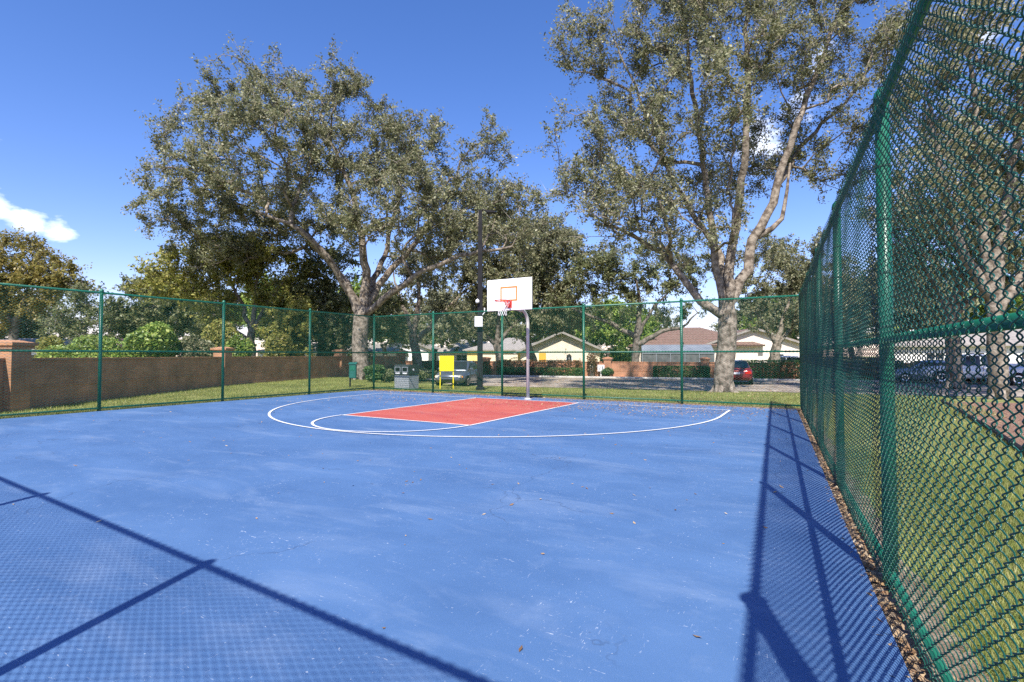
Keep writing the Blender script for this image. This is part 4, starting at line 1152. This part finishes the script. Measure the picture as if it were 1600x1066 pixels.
# ------------------------------------------------------------------ vehicles
def car(label, loc, heading, paint, kind='sedan', name='parked_car', cat='car'):
    """local +x is the front"""
    t = thing(name, label, cat, (loc[0], loc[1], -.35), heading)
    if kind == 'sedan': Lr, Lf, belt, roof, w = -2.25, 2.25, .92, 1.44, .88
    elif kind == 'suv': Lr, Lf, belt, roof, w = -2.3, 2.3, 1.08, 1.72, .93
    else: Lr, Lf, belt, roof, w = -2.8, 2.8, 1.12, 1.85, .98
    # lower body: stations (x, bottom, top, half width)
    if kind == 'sedan': st = [(Lr, .42, .80, .66), (Lr + .10, .30, .92, .80), (-1.5, .22, .97, w), (-.4, .20, belt, w), (.7, .20, .93, w), (1.45, .22, .86, w), (Lf - .25, .26, .76, .80), (Lf, .38, .64, .60)]
    elif kind == 'suv': st = [(Lr, .48, .98, .76), (Lr + .08, .34, 1.08, .87), (-1.4, .28, 1.10, w), (0, .26, belt, w), (.9, .26, 1.08, w), (1.6, .28, 1.02, w), (Lf - .2, .32, .94, .86), (Lf, .46, .80, .70)]
    else: st = [(Lr, .55, 1.05, .92), (Lr + .05, .48, 1.12, .96), (-1.4, .40, 1.14, w), (0, .36, belt, w), (1.0, .36, 1.12, w), (1.9, .36, 1.08, w), (Lf - .15, .40, 1.02, .93), (Lf, .50, .88, .82)]
    rings = []
    for x, z0, z1, hw in st:
        zm = z0 + (z1 - z0) * .55
        rings.append([(x, -hw * .86, z0), (x, -hw * .98, z0 + .10), (x, -hw, zm), (x, -hw * .95, z1 - .05), (x, -hw * .84, z1), (x, 0, z1 + .03), (x, hw * .84, z1), (x, hw * .95, z1 - .05), (x, hw, zm), (x, hw * .98, z0 + .10), (x, hw * .86, z0), (x, 0, z0)])
    body = MB().loft(rings).build('body', paint, t, True)
    # cabin
    if kind == 'sedan': cb = [(-1.95, belt + .02, .70), (-1.05, roof - .05, .60), (-.35, roof, .61), (.30, roof - .05, .60), (1.15, belt - .02, .72)]
    elif kind == 'suv': cb = [(-2.18, belt, .80), (-1.95, roof - .08, .68), (-.6, roof, .69), (.25, roof - .06, .67), (1.05, belt - .02, .80)]
    else: cb = [(-.95, belt, .84), (-.75, roof - .08, .72), (0, roof, .73), (.65, roof - .06, .71), (1.35, belt - .04, .84)]
    rg = []
    for x, z, hw in cb:
        zb = belt - .06
        rg.append([(x, -w * .90, zb), (x, -hw - (.9 * w - hw) * .25, zb + (z - zb) * .75), (x, -hw * .9, z), (x, 0, z + .025), (x, hw * .9, z), (x, hw + (.9 * w - hw) * .25, zb + (z - zb) * .75), (x, w * .90, zb), (x, 0, zb)])
    MB().loft(rg).build('cabin', paint, t, True)
    # glass: windscreen, rear window, sides
    def quad(pts, nm, m='glass_dark', parent=None):
        return MB().add(pts, [tuple(range(len(pts)))]).build(nm, m, parent or t)
    x0, z0, _ = cb[-1]; x1, z1, _ = cb[-2]; e = .014
    def lerp(a, b, f): return a + (b - a) * f
    quad([(lerp(x0, x1, .12) + e * 2, -w * .80, lerp(z0, z1, .12) + e * 2), (lerp(x0, x1, .12) + e * 2, w * .80, lerp(z0, z1, .12) + e * 2), (lerp(x0, x1, .92) + e * 2, .53, lerp(z0, z1, .92) + e * 4), (lerp(x0, x1, .92) + e * 2, -.53, lerp(z0, z1, .92) + e * 4)], 'windscreen')
    x0, z0, _ = cb[0]; x1, z1, _ = cb[1]
    quad([(lerp(x0, x1, .12) - e * 2, w * .78, lerp(z0, z1, .12) + e * 2), (lerp(x0, x1, .12) - e * 2, -w * .78, lerp(z0, z1, .12) + e * 2), (lerp(x0, x1, .9) - e * 2, -.50, lerp(z0, z1, .9) + e * 4), (lerp(x0, x1, .9) - e * 2, .50, lerp(z0, z1, .9) + e * 4)], 'rear_window')
    xa, xb = cb[0][0], cb[-1][0]; ta, tb = cb[1][0], cb[-2][0]; zt = roof - .12
    for s in (-1, 1):
        yb, yt = s * (w * .90 + .008), s * (.70 * w + .085)
        mid = (ta + tb) / 2
        for (b0, b1, t0, t1) in ((lerp(xa, xb, .16), mid - .04, ta + .06, mid - .04), (mid + .04, lerp(xa, xb, .86), mid + .04, tb - .02)):
            quad([(b0, yb, belt + .03), (b1, yb, belt + .03), (t1, yt, zt), (t0, yt, zt)], 'side_window')
        mr = MB().box(cb[-1][0] - .32, cb[-1][0] - .20, min(s * w, s * (w + .17)), max(s * w, s * (w + .17)), belt + .02, belt + .14, .02).build('mirror', paint, t)
        for xd in (mid - .05, cb[-1][0] - .25):
            MB().box(xd - .006, xd + .006, min(s * (w - .02), s * (w + .004)), max(s * (w - .02), s * (w + .004)), .34, belt - .05).build('door_seam', 'opening_black', body)
        MB().box(mid - .25, mid - .10, min(s * w, s * (w + .02)), max(s * w, s * (w + .02)), belt - .16, belt - .12).build('door_handle', 'chrome', body)
    wr = .31 if kind == 'sedan' else .36 if kind == 'suv' else .39
    for x in (Lr + .85, Lf - .88):
        for s in (-1, 1):
            tw = MB(); y0 = s * (w - .20); y1 = s * (w + .012)
            pr = [(wr * .62, y0), (wr * .94, y0), (wr, y0 + s * .03), (wr, y1 - s * .03), (wr * .94, y1), (wr * .66, y1)]
            tw.loft([[(x + r * math.cos(a), y, wr + r * math.sin(a)) for a in [2 * math.pi * k / 20 for k in range(20)]] for r, y in pr])
            ty = tw.build('wheel', 'rubber', t, False)
            rm = MB().loft([[(x + r * math.cos(a), y, wr + r * math.sin(a)) for a in [2 * math.pi * k / 20 for k in range(20)]] for r, y in ((wr * .64, y1 - s * .05), (wr * .64, y1 + s * .004), (wr * .56, y1 + s * .006), (wr * .2, y1 - s * .015), (wr * .10, y1 + s * .004))])
            rm.build('rim', 'chrome', ty)
            MB().loft([[(x + r * math.cos(a), y, wr + r * math.sin(a)) for a in [2 * math.pi * k / 20 for k in range(20)]] for r, y in ((wr * 1.14, y1 - s * .10), (wr * 1.14, y1 - s * .006))]).build('wheel_arch', 'opening_black', body)
    fz = st[-1][2]; bz = st[0][2]
    g = MB().box(Lf - .06, Lf + .02, -.34, .34, fz - .16, fz - .05).build('grille', 'opening_black', body)
    for k in range(3):
        MB().box(Lf + .018, Lf + .028, -.33, .33, fz - .15 + k * .035, fz - .138 + k * .035).build('grille_bar', 'chrome', g)
    MB().box(Lf - .12, Lf + .05, -.66, .66, st[-1][1] + .0, st[-1][1] + .16, .03).build('front_bumper', paint, body)
    MB().box(Lf - .05, Lf + .055, -.40, .40, st[-1][1] + .02, st[-1][1] + .08).build('air_intake', 'opening_black', body)
    MB().box(Lr - .05, Lr + .12, -.72, .72, st[0][1] + .0, st[0][1] + .18, .03).build('rear_bumper', paint if kind != 'truck' else 'chrome', body)
    MB().box(Lr - .055, Lr - .04, -.18, .18, st[0][1] + .22, st[0][1] + .34).build('number_plate', 'white_paint', body)
    for s in (-1, 1):
        y0, y1 = sorted((s * .44, s * .74))
        MB().loft([[(Lf - .26, y, z) for y, z in ((y0, fz - .10), (y1, fz - .08), (y1, fz + .06), (y0, fz + .05))], [(Lf - .01 if abs(1) else 0, y, z) for y, z in ((y0, fz - .10), (y1 - (.06 if s > 0 else 0), fz - .08), (y1 - (.06 if s > 0 else 0), fz + .03), (y0, fz + .03))]]).build('headlight', 'headlamp', body)
        MB().box(Lf - .24, Lf - .12, *sorted((s * .745, s * .80)), fz - .08, fz + .0).build('indicator', 'amber_lamp', body)
        MB().box(Lr - .02, Lr + .20, *sorted((s * .46, s * .80)), bz - .16, bz + .02, .02).build('tail_light', 'tail_lamp', body)
    if kind == 'truck':
        bed = MB().box(-2.70, -1.05, -.78, .78, 1.13, 1.18).build('bed_floor', 'opening_black', t)
        for s in (-1, 1):
            MB().box(-2.75, -1.0, *sorted((s * .80, s * .95)), 1.10, 1.26, .02).build('bed_side', paint, t)
    return t
def gp(px, py): return G(px, py, -.35)
hd = math.atan2(-.944, .318)
n0 = P(700, 600, 28.3)
car('grey sedan parked nose-in behind the yellow board', (n0.x - 2.25 * math.cos(hd), n0.y - 2.25 * math.sin(hd)), hd, 'car_grey')
q = P(1152, 600, 33.0)
car('dark red car parked behind the massive mottled oak', (q.x, q.y), math.atan2(.97, -.10), 'car_red', 'sedan')
q = gp(1530, 601)
car('white pickup truck parked past the right-hand lawn', (q.x, q.y + 1.0), .12 + math.pi, 'car_white', 'truck', 'pickup_truck', 'truck')
q = gp(1452, 599)
car('pale blue car parked ahead of the white pickup', (q.x, q.y + 1.0), .15 + math.pi, 'car_blue')
q = gp(1640, 604)
car('white high-roofed car parked behind the white pickup', (q.x, q.y + 1.0), .1 + math.pi, 'car_white', 'suv')
q = P(1243, 575, 45.5)
car('white car half hidden by shrubs near the fence end', (q.x, q.y), .2, 'car_white', 'suv')

# ------------------------------------------------------------------ grass and leaf litter
def blades(name, label, n, xy, hmin, hmax, w, m='grass_blade', seed=1, z=-.05):
    rng = np.random.default_rng(seed)
    C = np.column_stack([xy, np.array([gz(a, b) for a, b in xy])])
    n = len(C)
    a = rng.uniform(0, 6.28, n); h = rng.uniform(hmin, hmax, n); lean = rng.uniform(.1, .8, n) * h
    s = np.column_stack([np.cos(a), np.sin(a), np.zeros(n)]) * (w * rng.uniform(.6, 1.3, n))[:, None]
    b = a + rng.uniform(0, 6.28, n)
    tipv = np.column_stack([np.cos(b) * lean, np.sin(b) * lean, h])
    V = np.stack([C - s, C + s, C + tipv], 1).reshape(-1, 3)
    me = fastmesh(name, V, np.arange(n * 3).reshape(n, 3)); me.materials.append(MATS[m])
    o = link(name, me, None); tag(o, label, 'grass'); o['kind'] = 'stuff'
    return o
rng = RNG
def uni(n, x0, x1, y0, y1):
    return np.column_stack([rng.uniform(x0, x1, n), rng.uniform(y0, y1, n)])
bedx = lambda y: np.interp(y, [0, 5, 9, 13, 17, 21, 24], [2.2, 2.35, 2.6, 3.0, 3.3, 3.6, 3.8])
A = uni(150000, .3, 4.0, 1.0, 9.5); B = uni(70000, -.3, 4.5, 9.5, 23.4); Cc = uni(26000, 6.0, 16, 6, 24)
R = np.concatenate([A, B])
R = R[(R[:, 0] > .63 - .0515 * R[:, 1] + .10 + rng.exponential(.08, len(R))) & (R[:, 0] < bedx(R[:, 1]) - .03)]
blades('grass', 'sunny lawn grass outside the right-hand fence', 0, R, .03, .075, .0035, seed=2)
S = uni(150000, -19, 4, 16.1, 28.5)
S = S[(S[:, 1] < 28.1 + .19 * S[:, 0]) & (S[:, 1] > YB + .15 + rng.exponential(.15, len(S))) & (((S[:, 0] + 3.3) / 2.6) ** 2 + ((S[:, 1] - 23.9) / 1.7) ** 2 > 1)]
blades('grass', 'grass verge between the back fence and the road', 0, S, .04, .09, .006, seed=3)
S = uni(150000, -30, XL - .05, 1.5, 24)
wx = np.interp(S[:, 1], [-4, 5.3, 14.7, 25], [-12.6, -18.3, -24.4, -27.9])
S = S[(S[:, 0] > wx + .12) & (S[:, 0] < XL - .08)]
blades('grass', 'grass slope between the left fence and the brown brick wall', 0, S, .04, .09, .006, seed=4)

def litter(name, label, xy, size, z, seed):
    r = np.random.default_rng(seed); n = len(xy)
    C = np.column_stack([xy, np.full(n, z) + r.uniform(.002, .012, n)])
    d = r.uniform(0, 6.28, n); u = np.column_stack([np.cos(d), np.sin(d), r.normal(0, .25, n)]); v = np.column_stack([-np.sin(d), np.cos(d), r.normal(0, .3, n)])
    s = (size * r.uniform(.5, 1.3, n))[:, None]
    V = np.stack([C - u * s * .5, C + v * s * .2, C + u * s * .5, C - v * s * .2], 1).reshape(-1, 3)
    V[:, 2] = np.maximum(V[:, 2], z + .003)
    me = fastmesh(name, V, np.arange(n * 4).reshape(n, 4)); me.materials.append(MATS['leaf_litter'])
    o = link(name, me, None); tag(o, label, 'leaves'); o['kind'] = 'stuff'
    return o
def gauss(n, cx, cy, sx, sy):
    return np.column_stack([rng.normal(cx, sx, n), rng.normal(cy, sy, n)])
inc = lambda S: S[(S[:, 0] > XL + .1) & (S[:, 0] < rline(S[:, 1]) - .12) & (S[:, 1] < YB - .45) & (S[:, 1] > .2)]
litter('fallen_leaves', 'dry leaves scattered over the blue court', inc(np.concatenate([
    gauss(2000, -4.2, 13.7, 1.7, .9), gauss(900, -11.6, 13.0, 1.6, 1.0), gauss(500, -2.0, 14.4, 1.2, .6), gauss(400, -7.2, 13.4, 1.4, .7), uni(300, XL, 0, 10, 15.6), uni(200, XL, 0, 4, 11),
    uni(36, -9, .2, 1.5, 6), np.column_stack([rng.uniform(XL, 0, 3200), YB - .45 - rng.exponential(.42, 3200)])])), .048, .0, 5)
q = rng.uniform(1.0, 16, 2600)
litter('fallen_leaves', 'brown leaves gathered along the foot of the right-hand fence', np.column_stack([.63 - .0515 * q - .06 + rng.normal(0, .055, len(q)), q]), .06, -.012, 6)
litter('fallen_leaves', 'pale leaves strewn on the mulch bed', np.concatenate([uni(2600, 2.8, 6.6, 6, 20)]), .07, -.03, 7)
litter('fallen_leaves', 'leaves lying along the bottom of the back fence', np.column_stack([rng.uniform(XL, -.2, 1800), YB + rng.normal(-.15, .2, 1800)]), .06, -.025, 8)
def gz_litter(name, label, xy, size, seed):
    o = litter(name, label, xy, size, 0.0, seed)
    me = o.data; n = len(me.vertices); co = np.empty(n * 3, dtype=np.float32); me.vertices.foreach_get('co', co); co = co.reshape(-1, 3)
    co[:, 2] += np.repeat(np.array([gz(a, b) for a, b in xy]), 4) + .022
    me.vertices.foreach_set('co', co.ravel()); me.update()
gz_litter('fallen_leaves', 'leaf litter round the foot of the massive oak', gauss(2600, -3.2, 24.0, 2.4, 1.2), .09, 9)
rr = uni(9000, -18, 6, 24, 41)
rr = rr[(rr[:, 1] > 28.4 + .19 * rr[:, 0]) & (rr[:, 1] < 40.8 + .19 * rr[:, 0])]
gz_litter('fallen_leaves', 'dry leaves blown over the parking road', rr, .11, 10)
vv = uni(3500, -16, 2, 16.6, 28)
vv = vv[vv[:, 1] < 28 + .19 * vv[:, 0]]
gz_litter('fallen_leaves', 'dry leaves lying in the grass verge behind the hoop', vv, .09, 12)
